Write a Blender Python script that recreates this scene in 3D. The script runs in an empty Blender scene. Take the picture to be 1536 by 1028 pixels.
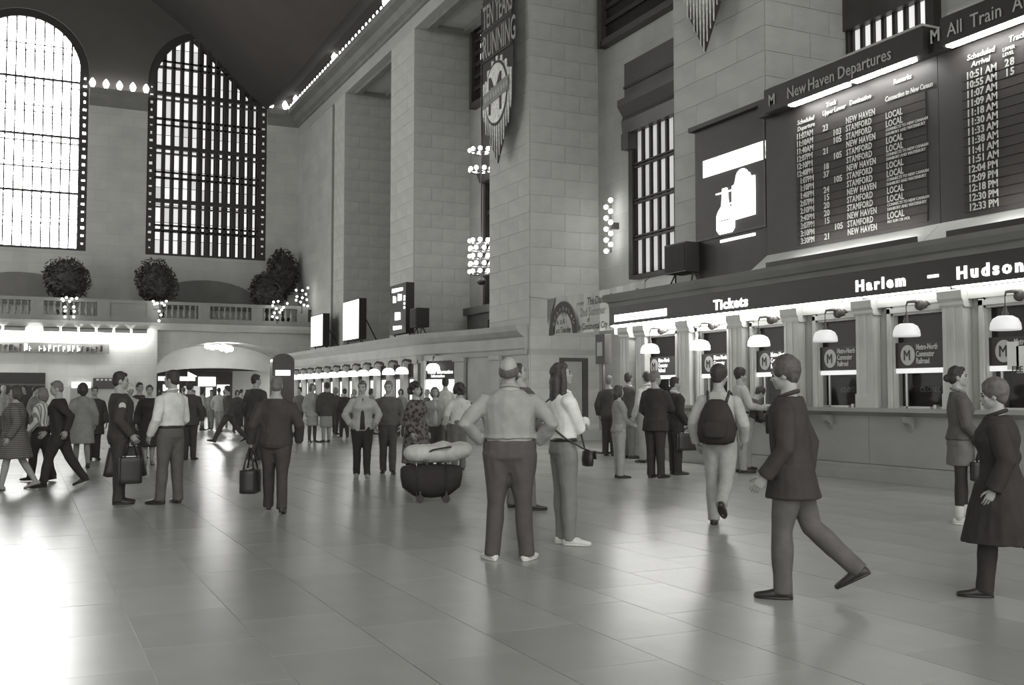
import bpy, math, random
from mathutils import Vector, Matrix, noise
R = math.radians
random.seed(7)
S = bpy.context.scene
COL = S.collection

# ---------------------------------------------------------------- camera, world, exposure
cam_d = bpy.data.cameras.new('camera')
cam_d.sensor_width = 36.0
cam_d.lens = 36.33
cam_d.clip_end = 300
cam = bpy.data.objects.new('camera', cam_d)
COL.objects.link(cam)
cam.location = (0, 0, 1.5)
cam.rotation_euler = (R(90 + 2.844), 0, R(-25.252))
S.camera = cam
S.view_settings.view_transform = 'Standard'
S.view_settings.look = 'None'
S.view_settings.exposure = 0.0
S.view_settings.gamma = 1.0
S.view_settings.use_curve_mapping = False
W = bpy.data.worlds.new('hall_daylight')
S.world = W
W.use_nodes = True
W.node_tree.nodes['Background'].inputs[0].default_value = (1.0, 0.995, 0.985, 1)
W.node_tree.nodes['Background'].inputs[1].default_value = 2.35

# ---------------------------------------------------------------- materials
MATS = {}
def new_mat(name):
    m = bpy.data.materials.new(name)
    m.use_nodes = True
    return m, m.node_tree, m.node_tree.nodes['Principled BSDF']
def col(g, warm=0.0):
    """greys tinted by level: darks lean warm, stone leans faintly green"""
    t = min(1.0, max(0.0, (g - 0.03) / 0.17))
    return (g * (1.11 - .12*t), g * (1.0), g * (.94 + .005*t), 1)
def mat(name, g, rough=0.6, warm=0.01, var=0.12, scale=3.0, spec=0.3, objvar=0.0, bump=0.0, metal=0.0, emit=0.0):
    if name in MATS: return MATS[name]
    m, nt, b = new_mat(name)
    N, L = nt.nodes, nt.links
    b.inputs['Roughness'].default_value = rough
    b.inputs['Specular IOR Level'].default_value = spec
    b.inputs['Metallic'].default_value = metal
    tc = N.new('ShaderNodeTexCoord')
    nz = N.new('ShaderNodeTexNoise'); nz.inputs['Scale'].default_value = scale; nz.inputs['Detail'].default_value = 5
    L.new(tc.outputs['Object'], nz.inputs['Vector'])
    rp = N.new('ShaderNodeMapRange')
    rp.inputs[1].default_value = 0.25; rp.inputs[2].default_value = 0.75
    rp.inputs[3].default_value = 1 - var; rp.inputs[4].default_value = 1 + var
    L.new(nz.outputs['Fac'], rp.inputs[0])
    src = rp.outputs[0]
    if objvar:
        oi = N.new('ShaderNodeObjectInfo')
        r2 = N.new('ShaderNodeMapRange'); r2.inputs[3].default_value = 1 - objvar; r2.inputs[4].default_value = 1 + objvar
        L.new(oi.outputs['Random'], r2.inputs[0])
        mu = N.new('ShaderNodeMath'); mu.operation = 'MULTIPLY'
        L.new(src, mu.inputs[0]); L.new(r2.outputs[0], mu.inputs[1]); src = mu.outputs[0]
    sc = N.new('ShaderNodeVectorMath'); sc.operation = 'SCALE'
    sc.inputs[0].default_value = col(g, warm)[:3]
    L.new(src, sc.inputs['Scale'])
    L.new(sc.outputs[0], b.inputs['Base Color'])
    if bump:
        bp = N.new('ShaderNodeBump'); bp.inputs['Strength'].default_value = bump; bp.inputs['Distance'].default_value = 0.01
        L.new(nz.outputs['Fac'], bp.inputs['Height']); L.new(bp.outputs[0], b.inputs['Normal'])
    if emit:
        b.inputs['Emission Color'].default_value = (1, 1, 0.98, 1)
        b.inputs['Emission Strength'].default_value = emit
    MATS[name] = m
    return m
def glow(name, strength, objvar=0.0):
    """something that gives off light: a lamp, a lit pane, a lit sign"""
    if name in MATS: return MATS[name]
    m, nt, b = new_mat(name)
    N, L = nt.nodes, nt.links
    b.inputs['Base Color'].default_value = (0.6, 0.6, 0.6, 1)
    b.inputs['Emission Color'].default_value = (1, 1, 0.985, 1)
    b.inputs['Emission Strength'].default_value = strength
    if objvar:
        oi = N.new('ShaderNodeObjectInfo')
        r2 = N.new('ShaderNodeMapRange'); r2.inputs[3].default_value = strength * (1 - objvar); r2.inputs[4].default_value = strength * (1 + objvar)
        L.new(oi.outputs['Random'], r2.inputs[0]); L.new(r2.outputs[0], b.inputs['Emission Strength'])
    MATS[name] = m
    return m
def brick_mat(name, g, sx, sz, mortar=0.012, rough=0.7, axes='YZ', var=0.08, dark=0.75):
    """ashlar or slabs too far away to tell apart one by one"""
    if name in MATS: return MATS[name]
    m, nt, b = new_mat(name)
    N, L = nt.nodes, nt.links
    tc = N.new('ShaderNodeTexCoord')
    sp = N.new('ShaderNodeSeparateXYZ'); cb = N.new('ShaderNodeCombineXYZ')
    L.new(tc.outputs['Object'], sp.inputs[0])
    L.new(sp.outputs[axes[0]], cb.inputs['X']); L.new(sp.outputs[axes[1]], cb.inputs['Y'])
    bt = N.new('ShaderNodeTexBrick')
    L.new(cb.outputs[0], bt.inputs['Vector'])
    bt.inputs['Scale'].default_value = 1.0
    bt.inputs['Brick Width'].default_value = sx; bt.inputs['Row Height'].default_value = sz
    bt.inputs['Mortar Size'].default_value = mortar; bt.inputs['Mortar Smooth'].default_value = 0.3
    bt.inputs['Color1'].default_value = col(g * (1 - var), 0.0); bt.inputs['Color2'].default_value = col(g * (1 + var), 0.0)
    bt.inputs['Mortar'].default_value = col(g * dark, 0.02)
    nz = N.new('ShaderNodeTexNoise'); nz.inputs['Scale'].default_value = 0.8; nz.inputs['Detail'].default_value = 6
    L.new(tc.outputs['Object'], nz.inputs['Vector'])
    rp = N.new('ShaderNodeMapRange'); rp.inputs[1].default_value = 0.25; rp.inputs[2].default_value = 0.75
    rp.inputs[3].default_value = 0.88; rp.inputs[4].default_value = 1.12
    L.new(nz.outputs['Fac'], rp.inputs[0])
    sc = N.new('ShaderNodeVectorMath'); sc.operation = 'SCALE'
    L.new(bt.outputs['Color'], sc.inputs[0]); L.new(rp.outputs[0], sc.inputs['Scale'])
    L.new(sc.outputs[0], b.inputs['Base Color'])
    b.inputs['Roughness'].default_value = rough
    b.inputs['Specular IOR Level'].default_value = 0.3
    MATS[name] = m
    return m

STONE = mat('limestone', 0.45, 0.8, -0.005, 0.10, 1.6, 0.2, objvar=0.035, bump=0.1)
STONE_FAR = brick_mat('limestone_ashlar', 0.43, 1.2, 0.55, var=.04, dark=.86)
STONE_END = brick_mat('limestone_ashlar_end', 0.46, 1.3, 0.6, axes='XZ', var=0.04, dark=0.85)
TRIM = mat('moulded_stone', 0.36, 0.7, 0.0, 0.08, 1.5)
FAR_MARBLE = mat('grey_marble', 0.34, 0.5, 0.0, 0.1, 2.0, 0.3)
COUNTER = mat('counter_marble', 0.31, 0.45, 0.0, 0.1, 2.2, 0.4)
MARBLE = mat('pale_marble', 0.5, 0.45, 0.0, 0.1, 2.2, 0.4)
CORNICE = mat('dark_stone', 0.18, 0.8, 0.02, 0.15, 1.2)  # darker grey stone for cornices, soffit trim and the slot
CEIL = mat('dark_vault_plaster', 0.055, 0.9, 0.05, 0.1, 0.3, 0.1)
IRON = mat('dark_iron', 0.032, 0.5, 0.06, 0.1, 4, 0.4)
BOARD = mat('black_board_metal', 0.027, 0.5, 0.05, 0.1, 4, 0.3)
BRONZE = mat('bronze', 0.06, 0.45, 0.05, 0.15, 3, 0.5)
FELT = mat('matt_black_flap', 0.034, 0.7, 0.04, 0.1, 6, 0.2)
WHITE_PAINT = mat('white_lettering', 0.75, 0.6, 0.0, 0.03, 4)
GREY_PAINT = mat('grey_lettering', 0.36, 0.6, 0.0, 0.05, 4)
BANNER_CLOTH = mat('pale_banner_cloth', 0.46, 0.9, 0.0, 0.08, 2)
INK = mat('dark_ink', 0.06, 0.8, 0.03, 0.05, 4)
DARK_GLASS = mat('dark_glass', 0.028, 0.2, 0.04, 0.1, 3, 0.15)
FLOOR_TILE = mat('polished_marble_slab', 0.30, 0.26, 0.0, 0.09, 1.1, 0.5, objvar=0.07)
FLOOR_FAR = brick_mat('polished_marble_floor', 0.33, 1.0, 0.66, 0.006, 0.26, 'YX', 0.06, 0.8)
FLOOR_FAR.node_tree.nodes['Principled BSDF'].inputs['Specular IOR Level'].default_value = 0.5
TUBE_BRIGHT = glow('bright_tube', 110)
TUBE = glow('tube', 30)
WASH = glow('wash_tube', 170)
TUBE_DIM = glow('dim_tube', 10)
BULB = glow('bare_bulb', 7)
SHADE_BRIGHT = glow('bright_glass_shade', 2.2)
SHADE = glow('glass_shade', 0.42)
LIT = glow('lit_sign_face', 3.0)
LIT_LETTER = glow('lit_lettering', 1.6)
WIN_SUN = glow('sunlit_window_pane', 16, 0.25)
WIN_DAY = glow('daylit_window_pane', 0.85, 0.35)
WIN_INNER = glow('lit_inner_pane', 0.30, 0.2)
WIN_UP = glow('lit_upper_pane', 0.75, 0.15)
BOOTH_LIT = glow('lit_booth_glass', 1.5, 0.5)

# ---------------------------------------------------------------- mesh helpers
class MB:
    def __init__(s): s.v = []; s.f = []
    def add(s, vs, fs):
        o = len(s.v); s.v += [tuple(v) for v in vs]; s.f += [tuple(i + o for i in f) for f in fs]; return s
    def box(s, x0, x1, y0, y1, z0, z1):
        vs = [(x, y, z) for x in (x0, x1) for y in (y0, y1) for z in (z0, z1)]
        return s.add(vs, [(0,1,3,2),(4,6,7,5),(0,4,5,1),(2,3,7,6),(0,2,6,4),(1,5,7,3)])
    def prism_y(s, prof, y0, y1):
        """profile in (x, z) swept along y"""
        n = len(prof)
        vs = [(x, y0, z) for x, z in prof] + [(x, y1, z) for x, z in prof]
        fs = [(i, (i+1) % n, n + (i+1) % n, n + i) for i in range(n)]
        return s.add(vs, fs + [tuple(range(n))[::-1], tuple(range(n, 2*n))])
    def prism_x(s, prof, x0, x1):
        """profile in (y, z) swept along x"""
        n = len(prof)
        vs = [(x0, y, z) for y, z in prof] + [(x1, y, z) for y, z in prof]
        fs = [(i, (i+1) % n, n + (i+1) % n, n + i) for i in range(n)]
        return s.add(vs, fs + [tuple(range(n))[::-1], tuple(range(n, 2*n))])
    def sweep(s, prof, path):
        """profile of (outward offset, z) swept along a plan polyline of (x, y, nx, ny)"""
        n, m = len(prof), len(path)
        vs = [(x + nx*o, y + ny*o, z) for (x, y, nx, ny) in path for (o, z) in prof]
        fs = [(k*n + i, k*n + (i+1) % n, (k+1)*n + (i+1) % n, (k+1)*n + i) for k in range(m-1) for i in range(n)]
        return s.add(vs, fs + [tuple(range(n))[::-1], tuple(range((m-1)*n, m*n))])
    def lathe(s, prof, c=(0,0,0), n=12):
        """profile of (radius, z) turned about the z axis"""
        vs, fs = [], []
        for r, z in prof:
            vs += [(c[0]+r*math.cos(2*math.pi*k/n), c[1]+r*math.sin(2*math.pi*k/n), c[2]+z) for k in range(n)]
        for i in range(len(prof)-1):
            for k in range(n):
                fs.append((i*n+k, i*n+(k+1) % n, (i+1)*n+(k+1) % n, (i+1)*n+k))
        fs.append(tuple(range(n))[::-1]); fs.append(tuple(range((len(prof)-1)*n, len(prof)*n)))
        return s.add(vs, fs)
    def tube(s, pts, r, n=8):
        pts = [Vector(p) for p in pts]; rr = r if isinstance(r, (list, tuple)) else [r]*len(pts)
        vs, fs = [], []
        for i, p in enumerate(pts):
            t = (pts[min(i+1, len(pts)-1)] - pts[max(i-1, 0)]).normalized()
            a = t.cross(Vector((0.13, 0.31, 0.94)));
            if a.length < 0.05: a = t.cross(Vector((1, 0, 0)))
            a.normalize(); b = t.cross(a)
            vs += [tuple(p + a*rr[i]*math.cos(2*math.pi*k/n) + b*rr[i]*math.sin(2*math.pi*k/n)) for k in range(n)]
        for i in range(len(pts)-1):
            for k in range(n):
                fs.append((i*n+k, i*n+(k+1) % n, (i+1)*n+(k+1) % n, (i+1)*n+k))
        fs.append(tuple(range(n))[::-1]); fs.append(tuple(range((len(pts)-1)*n, len(pts)*n)))
        return s.add(vs, fs)
    def ball(s, c, r, n=12, m=8):
        rx, ry, rz = r if isinstance(r, (list, tuple)) else (r, r, r)
        vs = [(c[0], c[1], c[2]-rz)]
        for i in range(1, m):
            a = math.pi*i/m - math.pi/2
            vs += [(c[0]+rx*math.cos(a)*math.cos(2*math.pi*k/n), c[1]+ry*math.cos(a)*math.sin(2*math.pi*k/n), c[2]+rz*math.sin(a)) for k in range(n)]
        vs.append((c[0], c[1], c[2]+rz)); top = len(vs)-1
        fs = [(0, 1+(k+1) % n, 1+k) for k in range(n)]
        for i in range(m-2):
            for k in range(n):
                fs.append((1+i*n+k, 1+i*n+(k+1) % n, 1+(i+1)*n+(k+1) % n, 1+(i+1)*n+k))
        o = 1+(m-2)*n
        fs += [(o+k, o+(k+1) % n, top) for k in range(n)]
        return s.add(vs, fs)
    def mesh(s, name, smooth=False):
        me = bpy.data.meshes.new(name); me.from_pydata(s.v, [], s.f); me.update()
        if smooth: me.polygons.foreach_set('use_smooth', [True]*len(me.polygons))
        return me
    def build(s, name, m, parent=None, smooth=False, loc=None):
        me = s.mesh(name, smooth)
        if m: me.materials.append(m)
        return link(name, me, parent, loc)

def link(name, me, parent=None, loc=None, scale=None):
    o = bpy.data.objects.new(name, me)
    COL.objects.link(o)
    if parent: o.parent = parent
    if loc: o.location = loc
    if scale: o.scale = scale
    return o
def tag(o, label, cat=None, group=None, kind=None):
    if label: o['label'] = label
    if cat: o['category'] = cat
    if group: o['group'] = group
    if kind: o['kind'] = kind
    return o
def empty(name, loc=(0,0,0), rz=0):
    o = bpy.data.objects.new(name, None); COL.objects.link(o)
    o.location = loc; o.rotation_euler = (0, 0, rz); o.empty_display_size = 0.2
    return o
def struct(name, mb, m, parent=None, smooth=False):
    o = mb.build(name, m, parent, smooth)
    if not parent: o['kind'] = 'structure'
    return o
UNIT = {}
def unit_box(m):
    """one shared cube mesh per material, scaled per piece"""
    if m.name not in UNIT:
        me = MB().box(-.5, .5, -.5, .5, -.5, .5).mesh('piece'); me.materials.append(m); UNIT[m.name] = me
    return UNIT[m.name]
def piece(name, m, x0, x1, y0, y1, z0, z1, parent):
    return link(name, unit_box(m), parent, ((x0+x1)/2, (y0+y1)/2, (z0+z1)/2), (abs(x1-x0), abs(y1-y0), abs(z1-z0)))
WALL_ROT = Matrix(((0, 0, -1), (-1, 0, 0), (0, 1, 0)))      # text that faces -x on the ticket wall
END_ROT = Matrix(((1, 0, 0), (0, 0, -1), (0, 1, 0)))        # text that faces -y
def tmp_graph():
    TMP.view_layers[0].update()
    return TMP.view_layers[0].depsgraph
def text(name, body, size, loc, m, parent=None, rot=WALL_ROT, bold=0.0, depth=0.01, align='LEFT', sx=1.0, spacing=1.0, label=None, shear=0.0, line=1.0):
    cu = bpy.data.curves.new(name, 'FONT')
    cu.body = body; cu.size = size; cu.offset = bold*size; cu.extrude = depth; cu.align_x = align
    cu.space_character = spacing; cu.shear = shear; cu.resolution_u = 2; cu.space_line = line
    o = bpy.data.objects.new(name, cu)
    TMP.collection.objects.link(o)
    dg = tmp_graph()
    me = bpy.data.meshes.new_from_object(o.evaluated_get(dg))
    me.name = name
    bpy.data.objects.remove(o); bpy.data.curves.remove(cu)
    me.transform(Matrix.Diagonal((sx, 1, 1, 1)))
    me.transform(rot.to_4x4())
    me.materials.clear(); me.materials.append(m)
    r = link(name, me, parent, loc)
    if label: r['label'] = label
    return r
TMP = bpy.data.scenes.new('workbench')

# ---------------------------------------------------------------- floor, ceiling, walls
struct('floor', MB().box(-16, 18, -6, 75, -0.3, -0.006), FLOOR_FAR)
floor = bpy.data.objects['floor']
# the slabs near enough to be told apart: 300 nearest in view
TL, TW = 1.0, 0.66
cand = []
for i in range(-10, 30):
    for j in range(2, 30):
        x0 = i*TW; y0 = j*TL + (0.5*TL if i % 2 else 0)
        cx, cy = x0+TW/2, y0+TL/2
        d = cx*0.4266 + cy*0.9044; l = cx*0.9044 - cy*0.4266
        if d > 3.6 and abs(l) < d*0.51 + 0.8 and cx < 13.0: cand.append((d, x0, y0))
cand.sort()
for d, x0, y0 in cand[:300]:
    t = piece('floor_slab', FLOOR_TILE, x0+.003, x0+TW-.003, y0+.003, y0+TL-.003, -0.006, random.uniform(-0.0012, 0.0), floor)

HX = 14.4                                                   # hall face of the pillars
BX = 16.9                                                   # back wall of the bays
vault = [(14.6,18.6),(13.4,18.6),(12.45,18.1),(10.9,19.45),(9.3,21.0),(7.7,22.3),(6,23.5),(3,25.2),(0,25.8)]
vault = [(-a, b) for a, b in vault] + vault[-2::-1]
m_ = MB(); n_ = len(vault)
vs = [(x, y, z) for y in (-6, 61.5) for x, z in vault] + [(x, y, z+0.4) for y in (-6, 61.5) for x, z in vault]
fs = [(i, i+1, n_+i+1, n_+i) for i in range(n_-1)] + [(2*n_+i, 3*n_+i, 3*n_+i+1, 2*n_+i+1) for i in range(n_-1)]
m_.add(vs, fs)
struct('ceiling', m_, CEIL)
struct('wall_right', MB().box(BX, BX+.4, -6, 57, 0, 18.2), STONE_FAR)

lw = MB().box(-15.0, -14.6, -6, 32.5, 0, 18.4)  # unseen side wall, added and cut short to limit light from the left
for y in (6.2, 17.66, 29.2): lw.box(-14.6, -14.3, y, y+3, 0, 16.7)
lw.box(-14.6, -14.2, -6, 32.5, 16.7, 18.2)
struct('wall_left', lw, STONE_FAR)
def blocks(parent, x0, x1, y0, y1, ztop, course=0.56):
    """ashlar blocks on the hall face (-x) and on the near face (-y) of a pillar"""
    k = 0; z = 0.0
    while z < ztop-0.05:
        z1 = min(z+course, ztop)
        a = [0, .5, 1] if k % 2 else [0, .27, .73, 1]
        b = [0, .5, 1] if k % 2 == 0 else [0, .3, .72, 1]
        for p, q in zip(a, a[1:]):
            piece('stone_block', STONE, x0-.02-random.uniform(0, .006), x0+.05, y0+(y1-y0)*p+.004, y0+(y1-y0)*q-.004, z+.004, z1-.004, parent)
        for p, q in zip(b, b[1:]):
            piece('stone_block', STONE, x0+(x1-x0)*p+.004, x0+(x1-x0)*q-.004, y0-.02-random.uniform(0, .006), y0+.05, z+.004, z1-.004, parent)
        z = z1; k += 1
JOINT = mat('mortar_joint', 0.30, 0.9, 0.02)
for k, (y0, y1) in enumerate(((6.2, 9.4), (17.66, 21.1), (29.2, 32.3), (40.0, 43.0), (50.3, 52.2))):
    p = MB().box(HX, BX, y0, y1, 0, 16.7).build('pillar', JOINT); p['kind'] = 'structure'
    p['label'] = ['stone pillar beyond the right edge of the boards', 'nearest broad stone pillar rising behind the departure board',
                  'broad stone pillar with the hanging shield banner', 'stone pillar behind the boxed information sign', 'last stone pillar before the end wall'][k]
    if k: blocks(p, HX, BX, y0, y1, 16.7)
struct('wall_corner', MB().box(HX, BX, 52.75, 60.5, 0, 16.7), STONE_FAR)
struct('trim_slot', MB().box(HX+.25, HX+.6, 52.2, 52.75, 0, 16.7), CORNICE)
# lintel over the bays, soffit, cornice
struct('lintel', MB().box(HX-.02, BX, -6, 60.5, 16.7, 18.2), TRIM)
c_ = MB()
c_.prism_y([(HX-.02,17.25),(HX-.12,17.28),(HX-.14,17.42),(HX-.3,17.5),(HX-.45,17.75),(HX-.75,17.85),(HX-.8,18.1),(HX-.02,18.12)], -6, 60.0)
struct('cornice', c_, CORNICE)
corn = bpy.data.objects['cornice']
tag(corn, 'long dark stone cornice carrying a row of bare bulbs')
for y0, y1 in ((9.4, 17.66), (21.1, 29.2), (32.3, 40.0), (43.0, 50.3)):
    t = MB()
    for a, b, c, d in ((HX+.35, BX-.35, y0+.5, y0+.8), (HX+.35, BX-.35, y1-.8, y1-.5), (HX+.35, HX+.65, y0+.8, y1-.8), (BX-.65, BX-.35, y0+.8, y1-.8)):
        t.box(a, b, c, d, 16.55, 16.7)
    struct('trim_soffit', t, CORNICE)
bulb_me = MB().lathe([(0.03,-.06),(.05,-.03),(.085,.06),(.10,.14),(.07,.22),(.02,.30)], n=8).mesh('bulb', True); bulb_me.materials.append(BULB)
for i in range(56):
    y = 59.6 - i*0.54
    s = 1.4 if i in (3, 18, 33) else .6
    link('bulb', bulb_me, corn, (HX-.72, y, 18.14), (s, s, s))

# end wall with its three arched windows ------------------------------------------------
WY = 60.0
wins = [(-0.3, 3.15, 'window_1'), (9.2, 3.3, 'window_2'), (-9.8, 3.15, 'window_3')]
WZ0, WZS = 9.2, 18.9
wall = MB()
wall.box(-14.6, 6.2, WY, WY+.9, 0, WZ0).box(13.65, HX, WY, WY+.9, 0, WZ0).box(6.2, 13.65, WY, WY+.9, 4.6, WZ0)
xs = sorted([(c-h, c+h) for c, h, n in wins])
edges = [-14.6] + [e for p in xs for e in p] + [HX]
for i in range(0, len(edges), 2): wall.box(edges[i], edges[i+1], WY, WY+.9, WZ0, 18.1)
lun = MB()                                                  # the dark vault comes down over the window heads
for i in range(0, len(edges), 2): lun.box(edges[i], edges[i+1], WY, WY+.9, 18.1, 26.5)
for c, h, n in wins:
    K = 20
    for y in (WY, WY+.9):
        pts = [(c - h*math.cos(math.pi*k/K), y, WZS + h*math.sin(math.pi*k/K)) for k in range(K+1)]
        top = [(p[0], y, 26.5) for p in pts]
        lun.add(pts + top, [(k, k+1, K+2+k, K+1+k) for k in range(K)])
    a = [(c - h*math.cos(math.pi*k/K), WY, WZS + h*math.sin(math.pi*k/K)) for k in range(K+1)]
    b = [(p[0], WY+.9, p[2]) for p in a]
    wall.add(a + b, [(k, K+1+k, K+2+k, k+1) for k in range(K)])
struct('wall_end', wall, STONE_END)
struct('wall_end_lunette', lun, mat('dark_lunette_plaster', .10, .9, 0, .1, .3, .1))
pane_me = {}
for c, h, n in wins:
    w = empty(n, (c, WY, 0)); w['kind'] = 'structure'
    w['label'] = {'window_1': 'tall arched window blazing with sunlight at the far end', 'window_2': 'tall arched window of narrow panes right of the sunlit one', 'window_3': 'third tall arched end window out to the left'}[n]
    pm = WIN_DAY if n == 'window_2' else WIN_SUN
    f = MB()                                               # the iron surround with its pierced border
    K = 24
    for (ra, rb, ya, yb) in ((h-.42, h+.05, .05, .3),):
        pts = []
        for r in (ra, rb):
            pts.append([(-r, WZ0)] + [(-r*math.cos(math.pi*k/K), WZS + r*math.sin(math.pi*k/K)) for k in range(K+1)] + [(r, WZ0)])
        for y in (ya, yb):
            vs = [(x, y, z) for x, z in pts[0]] + [(x, y, z) for x, z in pts[1]]
            q = len(pts[0]); f.add(vs, [(k, k+1, q+k+1, q+k) for k in range(q-1)])
        vs = [(x, ya, z) for x, z in pts[0]] + [(x, yb, z) for x, z in pts[0]]
        f.add(vs, [(k, k+1, q+k+1, q+k) for k in range(q-1)])
    f.build('frame', IRON, w)
    MB().box(-h, h, .02, .35, WZ0-.45, WZ0+.12).build('sill_panel', IRON, w)
    for z in (12.28, 15.3, 18.35):
        k_ = 1.0 if n == 'window_2' else .55
        t = MB().box(-h, h, .0, .3, z-.1*k_, z+.1*k_).box(-h, h, 0, .3, z-.35-.03*k_, z-.35+.03*k_)
        t.build('transom', IRON, w)
    cols = 12; cw = (2*h-.84)/cols
    for z in (10.9, 13.9, 16.9, 20.2):
        k_ = 1.0 if n == 'window_2' else .4
        MB().box(-h, h, .1, .22, z-.05*k_, z+.05*k_).box(-h, h, .1, .22, z-.34-.04*k_, z-.34+.04*k_).box(-h, h, .85, .95, z-.15-.05*k_, z-.15+.05*k_).build('glazing_bar', IRON, w)
    for i in range(cols+1):
        x = -h+.42+i*cw
        zt = WZS + math.sqrt(max(0, h*h - x*x))
        mw = .085 if n == 'window_2' else .035
        q = MB().box(x-mw, x+mw, .1, .2, WZ0, zt).box(x-mw*.6, x+mw*.6, .85, .95, WZ0, zt)
        if n == 'window_2' and i >= 5 and i < cols: q.box(x+cw/2-.05, x+cw/2+.05, .85, .95, WZ0, WZS + math.sqrt(max(0, h*h - (x+cw/2)**2)))
        q.build('mullion', IRON, w)
    key = (n == 'window_2', round(h, 2))
    pmesh = MB().box(-cw/2+.02, cw/2-.02, 0, .02, -.48, .48).mesh('pane'); pmesh.materials.append(pm)
    for i in range(cols):
        x = -h+.42+(i+.5)*cw
        for j in range(13):
            z = WZ0 + .5 + j*1.0
            if z-.5 > WZS + math.sqrt(max(0, h*h-x*x)): continue
            link('pane', pmesh, w, (x, 1.0, z))
    dm = MB().box(-.1, .1, 0, .02, -.13, .13).mesh('border_light'); dm.materials.append(pm if n != 'window_2' else glow('border_pane', .28, .6))
    for sgn in (-1, 1):                                    # little lights of the pierced border
        for j in range(22):
            o = link('border_light', dm, w, (sgn*(h-.2), .03, WZ0+.4+j*.43))
            o.scale = (.45 + .4*((j*7) % 3)/2, 1, .3 + .3*((j*5) % 4)/3)
# blank iron backs so no daylight leaks past the glazing
struct('wall_end_back', MB().box(-14.6, HX+2, 61.3, 61.5, 4.6, 26.5), IRON)
# cornice with bulbs across the piers
t = MB()
for i in range(0, len(edges), 2):
    t.prism_x([(WY,17.2),(WY-.1,17.2),(WY-.15,17.6),(WY-.4,17.8),(WY-.45,18.1),(WY,18.1)], edges[i]+.02, edges[i+1]-.02)
o = struct('cornice_end', t, CORNICE); tag(o, 'dark stone cornice with bulbs on the pier between the arched windows')
for i in range(0, len(edges), 2):
    a, b = edges[i], edges[i+1]; k = int((b-a-.2)/.6)
    for q in range(k+1):
        link('bulb', bulb_me, o, (a+.15+q*(b-a-.3)/max(k, 1), WY-.38, 18.16), (1.7, 1.7, 1.5))

# balcony front, balustrade, arch ------------------------------------------------------
BYF = 57.0
AX, AR0, AR1, AZ0, AZT = 9.9, 6.25, 13.6, 2.75, 4.28
bw = MB()
bw.box(-14.6, AR0, BYF-.3, BYF, 0, 4.85)                   # the left part stands a little proud
K = 20; hw = (AR1-AR0)/2; axc = (AR0+AR1)/2
for y in (BYF, BYF+.9):
    pts = [(axc - hw*math.cos(math.pi*k/K), y, AZ0 + (AZT-AZ0)*math.sin(math.pi*k/K)) for k in range(K+1)]
    bw.add(pts + [(p[0], y, 5.0) for p in pts], [(k, k+1, K+2+k, K+1+k) for k in range(K)])
a = [(axc - hw*math.cos(math.pi*k/K), BYF, AZ0 + (AZT-AZ0)*math.sin(math.pi*k/K)) for k in range(K+1)]
bw.add(a + [(p[0], BYF+3.5, p[2]) for p in a], [(k, K+1+k, K+2+k, k+1) for k in range(K)])
bw.box(AR0-.3, AR0, BYF, BYF+3.5, 0, AZ0).box(AR1, HX+2, BYF, BYF+3.5, 0, 5.0)
struct('wall_balcony', bw, STONE_END)
t = MB().prism_x([(BYF,4.8),(BYF-.35,4.85),(BYF-.45,5.05),(BYF-.45,5.2),(BYF,5.25)], -14.6, HX)
struct('trim_balcony', t, STONE_END)
struct('floor_balcony', MB().box(-14.6, HX, BYF+.05, WY, 4.85, 5.2), TRIM)
BALU = mat('grey_balcony_stone', .27, .8, 0, .1, 2)
bal = empty('balustrade', (0, BYF-.1, 5.2)); tag(bal, 'long stone balustrade along the front of the end balcony', 'balustrade')
MB().box(-14.6, HX, -.2, .2, 0, .28).build('base_rail', BALU, bal)
MB().box(-14.6, HX, -.22, .22, .98, 1.15).build('top_rail', BALU, bal)
bl_me = MB().lathe([(.07,.28),(.07,.34),(.05,.38),(.095,.5),(.10,.58),(.05,.76),(.045,.86),(.07,.92),(.07,.98)], n=8).mesh('baluster', True); bl_me.materials.append(BALU)
posts = [-3.6, 0.5, 3.6, 6.0, 8.6, 11.4, 13.9]
for x in posts: piece('post', BALU, x-.3, x+.3, -.21, .21, .0, 1.15, bal)
x = -5.0
while x < 14.1:
    if all(abs(x-p) > .38 for p in posts) and not (3.6 < x < 6.0): link('baluster', bl_me, bal, (x, 0, 0))
    x += .3
piece('solid_panel', BALU, 3.6, 6.0, -.15, .15, .28, .98, bal)
# low segmental pediments on the wall behind the balcony
for cx in (9.2, -.3):
    pr = [(cx-2.6, 6.2)] + [(cx-2.6*math.cos(math.pi*k/12), 6.9+1.0*math.sin(math.pi*k/12)) for k in range(13)] + [(cx+2.6, 6.2)]
    q = MB(); n2 = len(pr)
    q.add([(x, WY-.12, z) for x, z in pr] + [(x, WY, z) for x, z in pr], [tuple(range(n2))] + [(i, i+1, n2+i+1, n2+i) for i in range(n2-1)])
    struct('trim_pediment', q, CORNICE)

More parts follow.
